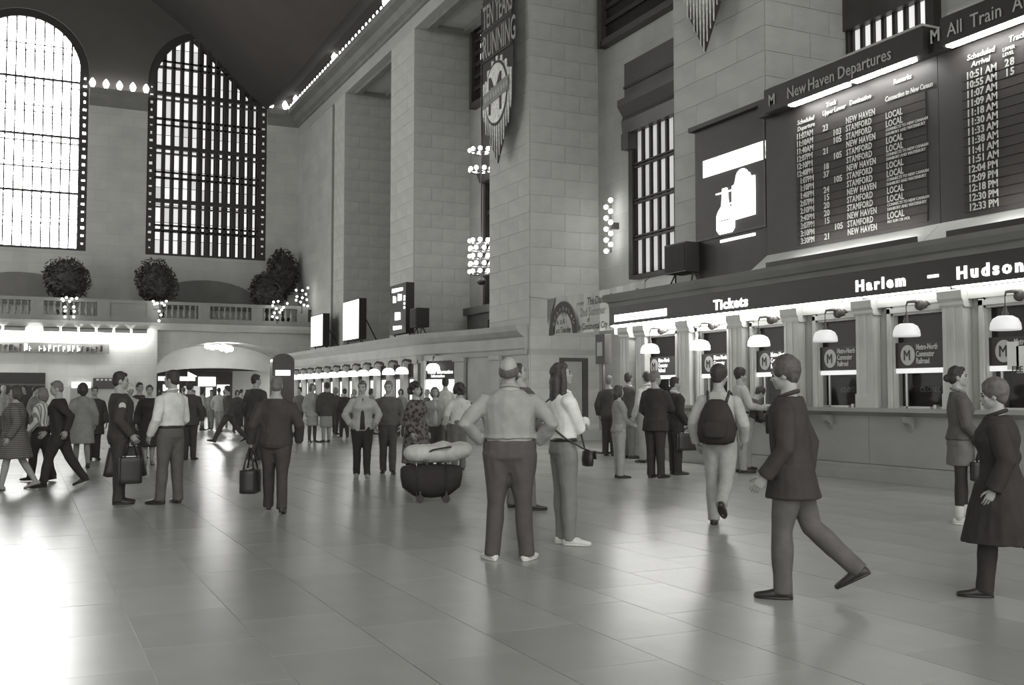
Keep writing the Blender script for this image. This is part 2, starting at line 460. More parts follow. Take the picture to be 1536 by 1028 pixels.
# passage seen through the arch --------------------------------------------------------
PAS = mat('passage_plaster', 0.5, 0.7, 0.0, 0.1, 1)
pw = MB()
K = 16
pts = [(axc - hw*math.cos(math.pi*k/K)*1.0, BYF+3.5, 2.35 + 0.62*math.sin(math.pi*k/K)) for k in range(K+1)]
pw.add(pts + [(p[0], BYF+3.5, 4.6) for p in pts], [(k, k+1, K+2+k, K+1+k) for k in range(K)])
struct('wall_passage', pw, PAS)
struct('ceiling_passage', MB().box(AR0-1, HX+2, BYF+3.55, 75, 3.1, 3.3), CEIL)
struct('wall_passage_left', MB().box(AR0-1, AR0-.6, BYF+3.5, 75, 0, 3.2), PAS)
struct('wall_passage_end', MB().box(AR0-1, HX+2, 74, 74.4, 0, 3.2), PAS)
shop = empty('shop_front', (10, 70, 0)); tag(shop, 'small lit shop front deep inside the arched passage', 'shop front')
MB().box(-2.5, 2.5, 0, .3, 0, 3.0).build('front_panel', BRONZE, shop)
for x0, x1, z0, z1, s in ((-2.2, .1, 2.35, 2.62, LIT_LETTER), (.3, 1.4, 2.0, 2.6, LIT), (-1.9, -.9, 1.0, 2.1, LIT_LETTER), (-.6, .4, .9, 2.0, SHADE), (.8, 1.2, .6, 1.9, LIT), (1.5, 2.3, 1.4, 2.1, LIT_LETTER)):
    MB().box(x0, x1, -.06, 0, z0, z1).build('lit_pane', s, shop)
ps = empty('projecting_sign', (8.4, 61.0, 2.25)); tag(ps, 'small bright triangular sign in the arched passage', 'sign')
MB().prism_y([(0,0),(.5,.25),(0,.5)], -.05, .05).build('panel', LIT, ps)
MB().box(-.02, .02, -.02, .02, .1, .86).build('rod', IRON, ps)
# lamp clusters at the crown of the arch
cl = empty('arch_light', (9.6, BYF+.4, 4.05)); tag(cl, 'cluster of bright lamps at the crown of the low arch', 'lamp')
MB().box(-.9, .9, -.05, .05, .02, .12).build('bracket', IRON, cl)
lm = MB().ball((0,0,0), (.16,.16,.13)).mesh('lamp', True); lm.materials.append(glow('arch_lamp', 70))
for x, z in ((-.7,0),(-.45,-.06),(-.2,.0),(.05,-.1),(.3,-.16),(.5,-.12),(.15,.02)): link('bulb', lm, cl, (x, -.1, z))
# wash lights over the left wall
for g0, g1, k in ((-4.2, 0.05, 4), (.75, 5.75, 6)):
    for q in range(k):
        a = g0+(g1-g0)*q/k; b = g0+(g1-g0)*(q+1)/k
        wl = empty('wall_washer', ((a+b)/2, BYF-.62, 4.72)); hwid = (b-a)/2-.05
        nth = ['first', 'second', 'third', 'fourth', 'fifth', 'sixth'][k-1-q]
        tag(wl, ('fluorescent trough above the lettered wall, %s left of the dark gap' % nth if g0 < 0 else 'fluorescent trough above the pale wall, %s from the arch' % nth), 'wall light', 'fluorescent troughs left of the gap' if g0 < 0 else 'fluorescent troughs right of the gap')
        MB().box(-hwid, hwid, -.12, .28, .06, .12).box(-hwid, hwid, -.12, -.09, -.12, .1).build('hood', TRIM, wl)
        MB().tube([(-hwid+.05, .05, -.02), (hwid-.05, .05, -.02)], .045).build('tube', WASH, wl)
ls = empty('letter_sign', (.4, BYF-.34, 3.55)); tag(ls, 'dark strip of worn lettering on the bright left wall', 'sign')
MB().box(-5, 3.5, -.05, 0, 0, .5).build('strip', CORNICE, ls)
rs = random.Random(3)
for i in range(30):
    x = -3.3 + i*.22
    if rs.random() < .15: continue
    lit = (-.6 < x < 2.2) and rs.random() < .8
    q = MB(); w_ = rs.uniform(.09, .16); h_ = rs.uniform(.2, .34)
    q.box(x, x+.04, -.08, -.05, .08, .08+h_).box(x, x+w_, -.08, -.05, .06+h_*rs.choice((.2,.5,1)), .1+h_*rs.choice((.5, 1)))
    q.build('letter', LIT_LETTER if lit else IRON, ls)
# doorways in the left wall
for nm, x0, x1, zt in (('door_1', -3.0, .95, 2.55),):
    d = empty(nm, (0, BYF-.3, 0)); d['kind'] = 'structure'
    MB().box(x0, x1, -.03, .0, 0, zt).build('dark_opening', DARK_GLASS, d)
    MB().box(x0, x1, -.08, -.03, 1.9, 2.0).build('crossbar', BRONZE, d)
sg = empty('hanging_board', (3.9, BYF-.6, 1.75)); tag(sg, 'low dark notice board behind the policeman', 'sign')
MB().box(-.75, .75, -.05, .05, 0, .55).build('panel', BRONZE, sg)
for i in range(6): MB().box(-.6+i*.2, -.48+i*.2, -.07, -.05, .42, .5).build('mark', WHITE_PAINT, sg)
MB().box(-.6, -.55, -.03, .03, -1.75, 0).build('leg', BRONZE, sg); MB().box(.55, .6, -.03, .03, -1.75, 0).build('leg', BRONZE, sg)
tk = empty('lit_showcase', (2.6, BYF-.55, 0)); tag(tk, 'small lit showcase left of the dark notice board', 'showcase')
MB().box(-.5, .5, 0, .2, 0, 1.9).build('cabinet', TRIM, tk); MB().box(-.45, .45, -.03, 0, 1.8, 2.1).build('lit_head', LIT_LETTER, tk)
# ---------------------------------------------------------------- windows in the bays
def bay_window(name, y0, y1, z0, z1, cols, rows, pm, label, mull=.5):
    w = empty(name, (BX, 0, 0)); w['kind'] = 'structure'; w['label'] = label
    x = -.02
    MB().box(-.22, 0, y0-.22, y0, z0-.1, z1).box(-.22, 0, y1, y1+.22, z0-.1, z1).box(-.22, 0, y0, y1, z0-.12, z0).build('frame', IRON, w)
    MB().box(-.03, 0, y0, y1, z0, z1).build('backing', DARK_GLASS, w)
    cw = (y1-y0)/cols; rh = (z1-z0)/rows
    pmesh = MB().box(-.02, .02, -cw*mull/2, cw*mull/2, -rh/2+.05, rh/2-.05).mesh('pane'); pmesh.materials.append(pm)
    for i in range(cols):
        for j in range(rows):
            link('pane', pmesh, w, (-.06, y0+(i+.5)*cw, z0+(j+.5)*rh))
    for i in range(cols+1): piece('mullion', IRON, -.13, -.03, y0+i*cw-.045, y0+i*cw+.045, z0, z1, w)
    for j in range(1, rows): 
        piece('transom', IRON, -.17, -.03, y0, y1, z0+j*rh-.05, z0+j*rh+.01, w); piece('transom', IRON, -.17, -.03, y0, y1, z0+j*rh+.05, z0+j*rh+.1, w)
    return w
w = bay_window('window_4', 22.9, 26.75, 5.1, 9.55, 9, 4, WIN_INNER, 'tall barred window in the bay behind the loudspeaker')
MB().prism_y([(0,9.5),(-.32,9.5),(-.36,9.9),(-.3,10.05),(-.5,10.35),(-.5,10.55),(0,10.6)], 22.6, 27.15).build('entablature', BRONZE, w)
MB().box(-.3, 0, 22.7, 27.05, 10.55, 11.7).build('transom_panel', BRONZE, w)
MB().box(-.34, 0, 22.7, 27.05, 10.9, 10.98).build('moulding', IRON, w)
MB().box(-.4, 0, 26.7, 27.1, 9.0, 9.5).build('corbel', BRONZE, w)
w = bay_window('window_5', 15.35, 17.55, 6.2, 9.75, 7, 1, WIN_UP, 'short window of bright panes above the departure board', .55)
MB().box(-.3, 0, 15.05, 17.66, 9.7, 12.0).build('transom_panel', BRONZE, w)
w = bay_window('window_6', 34.3, 37.9, 5.1, 10.0, 6, 4, DARK_GLASS, 'dark tall window glimpsed between two pillars')
MB().prism_y([(0,10),(-.35,10.05),(-.5,10.45),(0,10.6)], 34, 38.2).build('entablature', BRONZE, w)
MB().box(-.3, 0, 34.1, 38.1, 10.55, 12.7).build('transom_panel', BRONZE, w)
dp = MB().box(-.45, 0, 32.9, 39.2, 3.4, 5.0).box(-.6, 0, 32.8, 39.3, 4.7, 5.0); o = dp.build('trim_doorhead', CORNICE, None, loc=(BX, 0, 0)); o['kind'] = 'structure'
for y in (34.4, 35.9): piece('dark_panel', DARK_GLASS, -.5, -.44, y, y+1.1, 3.5, 4.4, o)
# dark upper windows, louvred, under the soffit
for k, (y0, y1) in enumerate(((22.2, 28.5), (33.3, 39.2))):
    u = empty('window_%d' % (7+k), (BX, 0, 0)); u['kind'] = 'structure'
    MB().box(-.1, 0, y0, y1, 12.9+.7*k, 16.5).build('dark_pane', DARK_GLASS, u)
    MB().box(-.3, 0, y0-.2, y0+.05, 12.7+.7*k, 16.6).box(-.3, 0, y1-.05, y1+.2, 12.7+.7*k, 16.6).box(-.3, 0, y0, y1, 12.7+.7*k, 12.9+.7*k).build('frame', BRONZE, u)
    for j in range(6): piece('louvre', IRON, -.18, -.1, y0, y1, 13.4+.7*k+j*.5, 13.55+.7*k+j*.5, u)
    if k:
        for j, z in enumerate((15.3, 15.72, 16.1)): piece('lit_pane', WIN_UP, -.14, -.08, 36.4, 38.6, z, z+.24, u)

# ---------------------------------------------------------------- near ticket counter
TX, TY0, TY1 = 13.3, 6.0, 22.2
tc = empty('ticket_counter', (TX, 14, 0)); tag(tc, 'long marble ticket counter with pilasters and lit sign band along the right wall', 'ticket counter')
def T(mb, name, m): return mb.build(name, m, tc, loc=(-TX, -14, 0))
def TP(name, m, *b): return piece(name, m, b[0]-TX, b[1]-TX, b[2]-14, b[3]-14, b[4], b[5], tc)
T(MB().box(TX-.1, TX+.3, TY0, TY1, 0, .22).box(TX-.06, TX+.3, TY0, TY1, .22, .28), 'plinth', COUNTER)
T(MB().box(TX+.02, TX+.3, TY0, TY1, .28, 1.14), 'counter_core', JOINT)
ys = [22.2, 20.9, 19.1, 17.25, 15.55, 13.65, 11.75, 9.9, 8.0, 6.0]
for a, b in zip(ys, ys[1:]): TP('counter_panel', COUNTER, TX, TX+.1, b+.006, a-.006, .29, 1.13)
T(MB().prism_y([(TX+.3,1.12),(TX-.02,1.12),(TX-.12,1.18),(TX-.2,1.19),(TX-.2,1.26),(TX+.3,1.26)], TY0, TY1), 'ledge', COUNTER)
for y in [(a+b)/2 for a, b in zip(ys[1:], ys[2:])]: T(MB().prism_y([(TX,.85),(TX,1.12),(TX-.16,1.12),(TX-.13,1.02),(TX-.05,.95)], y-.06, y+.06), 'bracket', COUNTER)
# entablature over the windows: architrave, dark sign band, cornice, roof
T(MB().box(TX+.0, TX+1.2, TY0, TY1, 2.98, 3.16), 'architrave', MARBLE)
T(MB().box(TX-.15, TX+1.2, TY0, TY1, 3.19, 3.64), 'sign_band', BOARD)
T(MB().prism_y([(TX+.9,3.64),(TX-.16,3.64),(TX-.18,3.74),(TX-.25,3.76),(TX-.33,3.86),(TX-.35,3.94),(TX-.25,3.96),(TX+1.1,3.98)], TY0, TY1), 'cornice', CORNICE)
T(MB().box(TX+1.1, TX+1.25, TY0, TY1, 0, 3.95), 'rear_panel', IRON)
T(MB().box(TX+.3, TX+1.2, TY1-.2, TY1, 0, 3.2), 'end_panel', MARBLE)
T(MB().box(TX+.35, TX+1.15, TY1+.02, TY1+.12, 2.2, 2.9), 'passage_fill', glow('passage_fill', 75))  # added glowing panel, hidden from view, brightens the pillar across the passage
# fluorescent tubes under the sign band, brightest over the far bays
for k, (a, b) in enumerate(zip(ys, ys[1:])):
    m = (TUBE_BRIGHT, TUBE_BRIGHT, TUBE_BRIGHT, TUBE, TUBE_DIM, TUBE_DIM, TUBE_DIM, TUBE_DIM, TUBE_DIM)[k]
    T(MB().box(TX-.13, TX-.05, b+.05, a-.05, 3.165, 3.19), 'tube', m)
# pilasters
for y in [21.6] + ys[1:-1]:
    q = MB().box(TX-.06, TX+.1, y-.2, y+.2, 1.26, 2.92)
    q.box(TX-.08, TX, y-.23, y+.23, 1.26, 1.5)
    q.box(TX-.075, TX-.055, y-.2, y-.14, 1.5, 2.88).box(TX-.075, TX-.055, y+.14, y+.2, 1.5, 2.88).box(TX-.075, TX-.055, y-.03, y+.03, 1.5, 2.88)
    q.prism_y([(TX+.1,2.86),(TX-.07,2.86),(TX-.1,2.9),(TX-.1,2.95),(TX-.14,3.0),(TX-.15,3.12),(TX+.1,3.14)], y-.24, y+.24)
    T(q, 'pilaster', MARBLE)
PIL = [22.1, 21.6] + ys[1:]
TW_ = [(20.78, 19.55), (18.64, 17.65), (16.77, 15.76), (14.92, 13.84), (13.08, 11.99), (11.2, 10.1), (9.4, 8.3), (7.4, 6.1)]
ends = [22.15] + [e for p in TW_ for e in p]
for i in range(0, len(ends)-1, 2): TP('wall_panel', MARBLE, TX+.12, TX+.24, ends[i+1]+.1, ends[i]-.1, 1.26, 3.0)
# window surrounds and the windows themselves
LOGO_DARK = mat('dark_logo_panel', 0.035, 0.4, 0.05, 0.05, 4)
LOGO_GREY = mat('pale_logo_disc', 0.42, 0.5, 0, 0.03, 4, emit=0.05)
SHEET = mat('white_paper', 0.75, 0.8, 0, 0.05, 4)
ALU = mat('aluminium', 0.5, 0.35, 0, 0.05, 4, metal=0.6)
GLASSY, nt_, b_ = new_mat('counter_glass')
b_.inputs['Base Color'].default_value = (.03, .03, .03, 1); b_.inputs['Roughness'].default_value = 0.03
b_.inputs['Alpha'].default_value = 0.2; b_.inputs['Specular IOR Level'].default_value = 0.4
# opening y range (far, near) and which state
tw = [(20.78, 19.55, 'open'), (18.64, 17.65, 'open'), (16.77, 15.76, 'open'), (14.92, 13.84, 'closed'), (13.08, 11.99, 'closed'), (11.2, 10.1, 'sheets'), (9.4, 8.3, 'closed')]
words = ['first ticket window, the farthest, half hidden by the lamp and bystanders', 'ticket window behind the backpack wearer', 'ticket window where someone leans on the ledge',
         'closed ticket window right of the striding man in dark jacket', 'closed ticket window left of the woman in black tights', 'ticket window with white paper sheets taped to its glass', 'ticket window beyond the right edge']
for k, (ya, yb, st) in enumerate(tw):
    yc = (ya+yb)/2; hw_ = (ya-yb)/2
    w = (MB().box(-.1, .1, hw_, hw_+.14, 0, 1.74).box(-.1, .1, -hw_-.14, -hw_, 0, 1.74).box(-.1, .1, -hw_-.14, hw_+.14, 1.56, 1.74)
       .box(-.14, -.08, hw_+.03, hw_+.1, 0, 1.7).box(-.14, -.08, -hw_-.1, -hw_-.03, 0, 1.7).box(-.14, -.08, -hw_-.1, hw_+.1, 1.6, 1.68)).build('ticket_window', MARBLE, tc, loc=(.12, yc-14, 1.26))
    w['label'] = words[k]
    wb = lambda mb, nm, m: mb.build(nm, m, w)
    wb(MB().box(.02, .06, -hw_, hw_, 1.07, 1.56), 'upper_pane', DARK_GLASS)
    wb(MB().box(-.05, .03, -hw_, hw_, .67, 1.1), 'logo_panel', LOGO_DARK)
    # logo: a disc with a bold M, and the railroad's name in three lines
    dd = MB(); n_ = 24
    dd.add([(-.06, hw_-.27+.15*math.cos(2*math.pi*i/n_), .885+.17*math.sin(2*math.pi*i/n_)) for i in range(n_)] + [(-.05, hw_-.27+.15*math.cos(2*math.pi*i/n_), .885+.17*math.sin(2*math.pi*i/n_)) for i in range(n_)],
           [tuple(range(n_))] + [(i, (i+1) % n_, n_+(i+1) % n_, n_+i) for i in range(n_)])
    wb(dd, 'logo_disc', LOGO_GREY)
    text('logo_letter', 'M', .25, (-.066, hw_-.27+.088, .80), LOGO_DARK, w, bold=.0, sx=.82, depth=.004)
    text('logo_text', 'Metro-North\nCommuter\nRailroad', .135, (-.056, hw_-.45, .97), LOGO_GREY if st != 'open' else glow('lit_logo_text', .8), w, bold=.012, depth=.004, line=.85, sx=.62)
    wb(MB().box(-.04, .04, -hw_, hw_, .585, .665), 'lit_rail', LIT_LETTER if st == 'open' else glow('dim_lit_rail', .65))
    wb(MB().box(.0, .03, hw_-.2, hw_-.16, 0, .6).box(.0, .03, -hw_+.12, -hw_+.15, 0, .6).box(0, .03, -hw_, hw_, 0, .03), 'glass_frame', ALU)
    wb(MB().box(.012, .018, -hw_, hw_, 0, .6), 'counter_glass', GLASSY)
    wb(MB().box(.5, .54, -hw_-.1, hw_+.1, -.2, 1.2), 'back_panel', DARK_GLASS if st != 'open' else BRONZE)
    wb(MB().box(-.08, .1, -.2, .15, 0, .025).box(-.05, .05, -.3, -.24, 0, .06), 'tray', ALU)
    if st == 'open':
        rs = random.Random(k)
        for j in range(7):
            a = rs.uniform(-hw_+.05, hw_-.3); z = rs.uniform(.05, .42)
            wb(MB().box(.46, .5, a, a+rs.uniform(.12, .3), z, z+rs.uniform(.06, .16)), 'lit_poster', LIT_LETTER)
        wb(MB().box(.3, .45, -hw_+.1, hw_-.15, .0, .22), 'ticket_machine', BOARD)
    else:
        wb(MB().box(.12, .14, -hw_+.18, hw_-.24, .03, .55), 'blind', FELT)
        if st == 'closed': text('closed_sign', 'CLOSED', .13, (.105, hw_-.36, .27), mat('dim_lettering', .2, .7), w, depth=.003)
    if st == 'sheets':
        for (a, b, z0, z1) in ((hw_-.46, hw_-.34, .6, 1.02), (hw_-.68, hw_-.5, .55, .95), (hw_-1.0, hw_-.8, .5, .9)):
            wb(MB().box(-.075, -.068, -0+min(a,b)-.08, max(a,b), z0, z1), 'paper_sheet', SHEET)
        text('sheet_text', 'FEE', .13, (-.08, hw_-.42, .56), INK, w, bold=.02, depth=.002)
    # the pendant lamp on its bracket, in front of the far half of the window
    yl = [19.89, 17.96, 16.04, 14.20, 12.33, 10.47, 8.6][k]
    L_ = empty('pendant_lamp', (12.85, yl, 2.42))
    tag(L_, ['small pendant lamp, blown out white, at the far end of the near counter', 'bright pendant lamp second from the far end of the near counter', 'bright pendant lamp above the leaning customer',
             'white glass pendant lamp above the closed window behind the striding man', 'white glass pendant lamp above the closed window beside the woman in tights', 'white glass pendant lamp over the window with taped sheets', 'pendant lamp beyond the right edge'][k], 'lamp', 'pendant lamps along the near counter')
    MB().lathe([(.205,0),(.215,.02),(.205,.1),(.17,.17),(.10,.21),(.05,.215),(.05,.2),(.09,.19),(.15,.15),(.19,.09),(.195,.02)], n=20).build('shade', SHADE_BRIGHT if k < 3 else SHADE, L_, True)
    MB().lathe([(.05,.2),(.045,.26),(.03,.3),(.02,.36)], n=10).build('fitting', BRONZE, L_, True)
    MB().tube([(0,0,.34),(0,0,.5)], .008, 6).build('rod', BRONZE, L_)
    MB().tube([(0,0,.5),(.03,0,.56),(.2,0,.58),(.36,0,.5),(.46,0,.55)], [.012,.02,.03,.045,.06], 8).ball((.3,0,.52), (.1,.07,.09), 8, 6).build('bracket', BRONZE, L_, True)
    MB().ball((0,0,.08), .045, 8, 6).build('bulb', glow('lamp_bulb', 180), L_, True)
# lettering of the sign band
sx_ = TX-.16-TX
def sign_text(body, y, z, size, m=LIT_LETTER, **k): text('sign_lettering', body, size, (sx_, y-14, z), m, tc, **k)
sign_text('Tickets', 17.87, 3.27, .29, bold=.034, sx=1.15, spacing=1.16)
sign_text('Harlem', 13.75, 3.29, .27, bold=.034, sx=1.08, spacing=1.36)
T(MB().box(TX-.165, TX-.15, 11.93, 12.15, 3.36, 3.41), 'sign_dash', LIT_LETTER)
sign_text('Hudson', 11.58, 3.29, .27, bold=.034, sx=1.08, spacing=1.38)
T(MB().box(TX-.155, TX-.15, 19.65, 21.95, 3.27, 3.44), 'lit_sign_strip', LIT)
text('sign_lettering', 'TICKET MACHINES', .17, (sx_-.002, 21.85-14, 3.295), mat('faded_sign_ink', .5, .7), tc, depth=.004, bold=.0, sx=.95, spacing=1.1)
st_ = empty('queue_sign', (13.2, 22.35, 0)); tag(st_, 'small dark sign with a pale symbol at the far end of the near counter', 'sign')
MB().box(-.1, .1, 0, .45, 2.25, 3.0).build('panel', BOARD, st_); MB().box(-.12, -.1, .1, .35, 2.45, 2.8).build('symbol', GREY_PAINT, st_); MB().box(-.03, .03, .2, .26, 0, 2.3).box(-.15, .15, .1, .4, 0, .05).build('post', IRON, st_)

# ---------------------------------------------------------------- departure boards
BXF = 13.8
def tube_thing(parent, y0, y1, z, x, m):
    MB().box(x-.05, x+.12, y0, y1, z, z+.03).build('tube', m, parent)
def flap_board(name, yl, yr, label, title, tubes, texty):
    b = empty(name, (BXF, yl, 4.0)); tag(b, label, 'departure board')
    o = lambda mb, nm, m: mb.build(nm, m, b, loc=(-BXF, -yl, -4.0))
    o(MB().box(BXF, BXF+.5, yr, yl, 4.3, 7.65), 'cabinet', BOARD)
    o(MB().box(BXF-.32, BXF+.5, yr, yl-.35, 7.19, 7.66).box(BXF-.2, BXF+.5, yl-.4, yl, 7.19, 7.55), 'header', BOARD)
    o(MB().box(BXF-.33, BXF+.5, yr, yl-.5, 7.66, 7.70), 'header_cap', TRIM)
    MB_ = MB().prism_y([(BXF+.45,4.35),(BXF,4.35),(BXF-.42,4.02),(BXF-.42,3.97),(BXF+.45,3.97)], yr, yl)
    o(MB_, 'lower_shelf', TRIM)
    for a, c in tubes:
        o(MB().box(BXF-.31, BXF-.16, c, a, 7.16, 7.19), 'tube', glow('header_tube', 38))
    for (y, s, bd, sz) in texty:
        text('title', s, sz, (-.335, y-yl, 7.30-4.0), GREY_PAINT, b, bold=bd, depth=.004, sx=.86, spacing=1.03)
    # a lit trough along the foot of the board
    o(MB().box(BXF-.45, BXF-.42, yr+.1, yl-.5, 3.98, 4.115), 'trough', BOARD)
    o(MB().box(BXF-.41, BXF-.38, yr+.3, yl-1.2, 4.09, 4.11), 'foot_tube', glow('foot_tube', 90))
    return b
b1 = flap_board('departure_board', 16.92, 12.46, 'wide black flap board titled New Haven Departures', None, ((15.85, 14.3), (14.14, 12.74)),
                ((16.42, 'M', .02, .31), (15.86, 'New', .006, .32), (15.26, 'Haven', .006, .32), (14.46, 'Departures', .006, .32)))
b2 = flap_board('departure_board', 12.45, 6.5, 'wide black flap board titled All Train, cut by the right edge', None, ((12.0, 10.2), (9.9, 8.3)),
                ((12.30, 'M', .02, .31), (11.95, 'All', .0, .315), (11.5, 'Train', .0, .315), (10.72, 'Arrivals', .0, .315)))
times = ['11:07AM','11:10AM','11:40AM','12:07PM','12:10PM','12:40PM','1:07PM','1:10PM','1:40PM','2:07PM','2:10PM','2:40PM','3:07PM','3:10PM','3:30PM']
upper = {0:'23',3:'21',5:'18',6:'37',8:'24',9:'15',10:'20',11:'20',12:'15',14:'21'}
lower = {1:'103',2:'105',4:'105',7:'105',13:'105'}
z_top, z_bot = 6.66, 4.42
rowh = (z_top-z_bot)/15
FLAP_WHITE = mat('flap_lettering', 0.36, 0.6, 0, .03, 4)
def rt(b, yl, s, y, z, size, **k): return text('flap_text', s, size, (-.035, y-yl, z-4.0), FLAP_WHITE, b, bold=.022, depth=.003, **k)
yl = 16.92
for s, y, z in (('Scheduled', 15.93, 6.83), ('Departure', 15.93, 6.70), ('Track', 15.12, 6.98), ('Upper', 15.22, 6.84), ('Lower', 14.9, 6.84), ('Destination', 14.5, 6.86), ('Remarks', 13.42, 6.96), ('Connection to New Canaan', 13.62, 6.70)):
    text('heading', s, .13, (-.02, y-yl, z-4), FLAP_WHITE, b1, depth=.003, bold=.02, sx=.72 if len(s) > 12 else .9, shear=.15)
for i in range(15):
    zc = z_top - (i+1)*rowh
    r_ = MB().box(-.02, 0, 12.72-yl, 15.98-yl, zc-4+.006, zc-4+rowh-.006).build('flap_row', FELT, b1)
    big = .165
    zz = zc + .022
    rt(b1, yl, times[i], 15.95 if len(times[i]) == 7 else 15.86, zz, big, sx=.80)
    if i in upper: rt(b1, yl, upper[i], 15.2, zz, big, sx=.95)
    if i in lower: rt(b1, yl, lower[i], 14.93, zz, big, sx=.95)
    rt(b1, yl, 'NEW HAVEN' if i % 3 == 0 and i < 12 or i in (12, 14) else 'STAMFORD', 14.58, zz, big, sx=.70, spacing=1.12)
    if i % 3 == 0 or i == 14:
        if i: rt(b1, yl, 'CONNECTS TO NEW CANAAN' if i != 14 else 'NO SUN OR HOL', 13.6, zz+.075, .07, sx=.95)
        if i and i != 14: rt(b1, yl, 'DANBURY AND WATERBURY', 13.6, zz, .07, sx=.95)
    else: rt(b1, yl, 'LOCAL', 13.6, zz, big, sx=.72, spacing=1.05)
yl = 12.45
t2 = ['10:51AM','10:55AM','11:07AM','11:09AM','11:18AM','11:30AM','11:33AM','11:38AM','11:41AM','11:51AM','12:04PM','12:09PM','12:18PM','12:30PM','12:33PM']
for s, y, z in (('Scheduled', 11.84, 6.92), ('Arrival', 11.76, 6.79), ('Track', 11.05, 6.98), ('UPPER', 11.17, 6.86), ('LEVEL', 11.17, 6.78)):
    text('heading', s, .13 if s[0:2] != 'UP' and s != 'LEVEL' else .08, (-.02, y-yl, z-4), FLAP_WHITE, b2, depth=.003, bold=.02, shear=.15)
for i in range(15):
    zc = z_top + .08 - (i+1)*rowh*1.03
    MB().box(-.02, 0, 7.2-yl, 11.95-yl, zc-4+.006, zc-4+rowh-.006).build('flap_row', FELT, b2)
    rt(b2, yl, t2[i][:5], 11.86, zc+.02, .168, sx=.92); rt(b2, yl, t2[i][5:], 11.48, zc+.02, .168, sx=.9)
    if i < 2: rt(b2, yl, ('28', '15')[i], 11.12, zc+.02, .168, sx=.95, spacing=1.2)
# illuminated advertisement left of the boards
ad = empty('advertising_panel', (BXF, 18.2, 4.0)); tag(ad, 'black lightbox with a white bar and glowing bottle beside the departure board', 'lightbox')
o = lambda mb, nm, m: mb.build(nm, m, ad, loc=(-BXF, -18.2, -4.0))
o(MB().box(BXF+.02, BXF+.5, 16.95, 19.45, 4.0, 7.6), 'cabinet', BOARD)
o(MB().box(BXF-.1, BXF+.55, 16.95, 19.55, 7.5, 7.6), 'cap', BOARD)
o(MB().box(BXF-.01, BXF+.02, 16.95, 19.4, 4.95, 5.0).box(BXF-.01, BXF+.02, 16.95, 17.0, 5.0, 7.5), 'edge_strip', IRON)
o(MB().box(BXF-.0, BXF+.02, 16.95, 19.12, 6.38, 6.76), 'lit_bar', LIT)
lab = [(17.3,5.27),(17.3,6.1),(17.42,6.1),(17.48,6.2)] + [(17.72-.22*math.cos(math.pi*k/8), 6.12+.2*math.sin(math.pi*k/8)) for k in range(9)] + [(17.98,6.02),(18.07,6.0),(18.07,5.25)]
def plate(prof, x0, x1):
    q = MB(); n = len(prof); return q.add([(x0, y, z) for y, z in prof] + [(x1, y, z) for y, z in prof], [tuple(range(n)), tuple(range(n, 2*n))[::-1]] + [(i, (i+1) % n, n+(i+1) % n, n+i) for i in range(n)])
o(plate(lab, BXF-.01, BXF+.02), 'lit_label', LIT)
bot = [(18.0,5.1),(18.0,5.45),(18.12,5.55),(18.2,5.62),(18.25,6.0),(18.38,6.0),(18.42,5.62),(18.55,5.5),(18.6,5.4),(18.6,5.1),(18.5,5.0),(18.1,5.0)]
o(plate(bot, BXF-.03, BXF+.02), 'lit_bottle', LIT)
for z, a, b in ((5.9, 18.05, 18.62), (5.62, 18.05, 18.2)): o(MB().box(BXF-.03, BXF, a, b, z, z+.025), 'glint', LIT)
o(MB().box(BXF-.035, BXF-.025, 18.1, 18.5, 5.28, 5.3), 'bottle_line', INK)
o(MB().box(BXF-.01, BXF+.02, 17.31, 18.5, 4.82, 4.88), 'lit_caption', LIT_LETTER)
# loudspeakers
def speaker(loc, w, d, h, label):
    s = empty('loudspeaker', loc); tag(s, label, 'loudspeaker')
    MB().box(-d/2, d/2, -w/2, w/2, .3, .3+h).build('cabinet', BOARD, s)
    MB().box(-d/2-.02, -d/2, -w/2+.04, w/2-.04, .34, .26+h).build('grille', FELT, s)
    for y in (-w/2+.08, w/2-.08): MB().tube([(0,y,.32),(.12,y*1.5,-.0)], .02, 6).tube([(0,y,.32),(-.12,y*1.3,0)], .02, 6).build('leg', IRON, s)
speaker((13.7, 19.75, 3.97), .85, .5, .68, 'black loudspeaker on the cornice left of the lightbox')
speaker((13.45, 36.7, 3.70), .75, .5, .72, 'dark loudspeaker on the far cornice beside the information sign')

# ---------------------------------------------------------------- banners
bn = empty('cloth_banner', (14.2, 24.6, 3.25)); tag(bn, 'pale hand-lettered cloth banner strung above the passage', 'banner')
q = MB(); nseg = 24
rows_ = []
for i in range(nseg+1):
    y = 2.95 - 5.35*i/nseg
    sag = .06*math.sin(math.pi*i/nseg)
    rows_.append((y, .03*math.sin(i*1.7), 0 - sag*.6, 1.13 - sag))
vs = [(x, y, z0 + (z1-z0)*j/3) for y, x, z0, z1 in rows_ for j in range(4)] + [(x+.02, y, z0 + (z1-z0)*j/3) for y, x, z0, z1 in rows_ for j in range(4)]
n2 = 4*(nseg+1)
fs = [(4*i+j, 4*(i+1)+j, 4*(i+1)+j+1, 4*i+j+1) for i in range(nseg) for j in range(3)]
fs += [tuple(n2+k for k in f[::-1]) for f in fs]
fs += [(4*i, n2+4*i, n2+4*i+4, 4*i+4) for i in range(nseg)] + [(4*i+3, 4*i+7, n2+4*i+7, n2+4*i+3) for i in range(nseg)]
q.add(vs, fs).build('cloth', BANNER_CLOTH, bn)
GREYINK = mat('grey_ink', .2, .8)
ar = MB()
for k in range(20):
    a0, a1 = math.pi*k/20, math.pi*(k+1)/20
    ar.add([(-.045, 1.95+r*math.cos(a)*.95, -.02+r*math.sin(a)*1.05) for a in (a0, a1) for r in (.62, .92)], [(0, 1, 3, 2)])
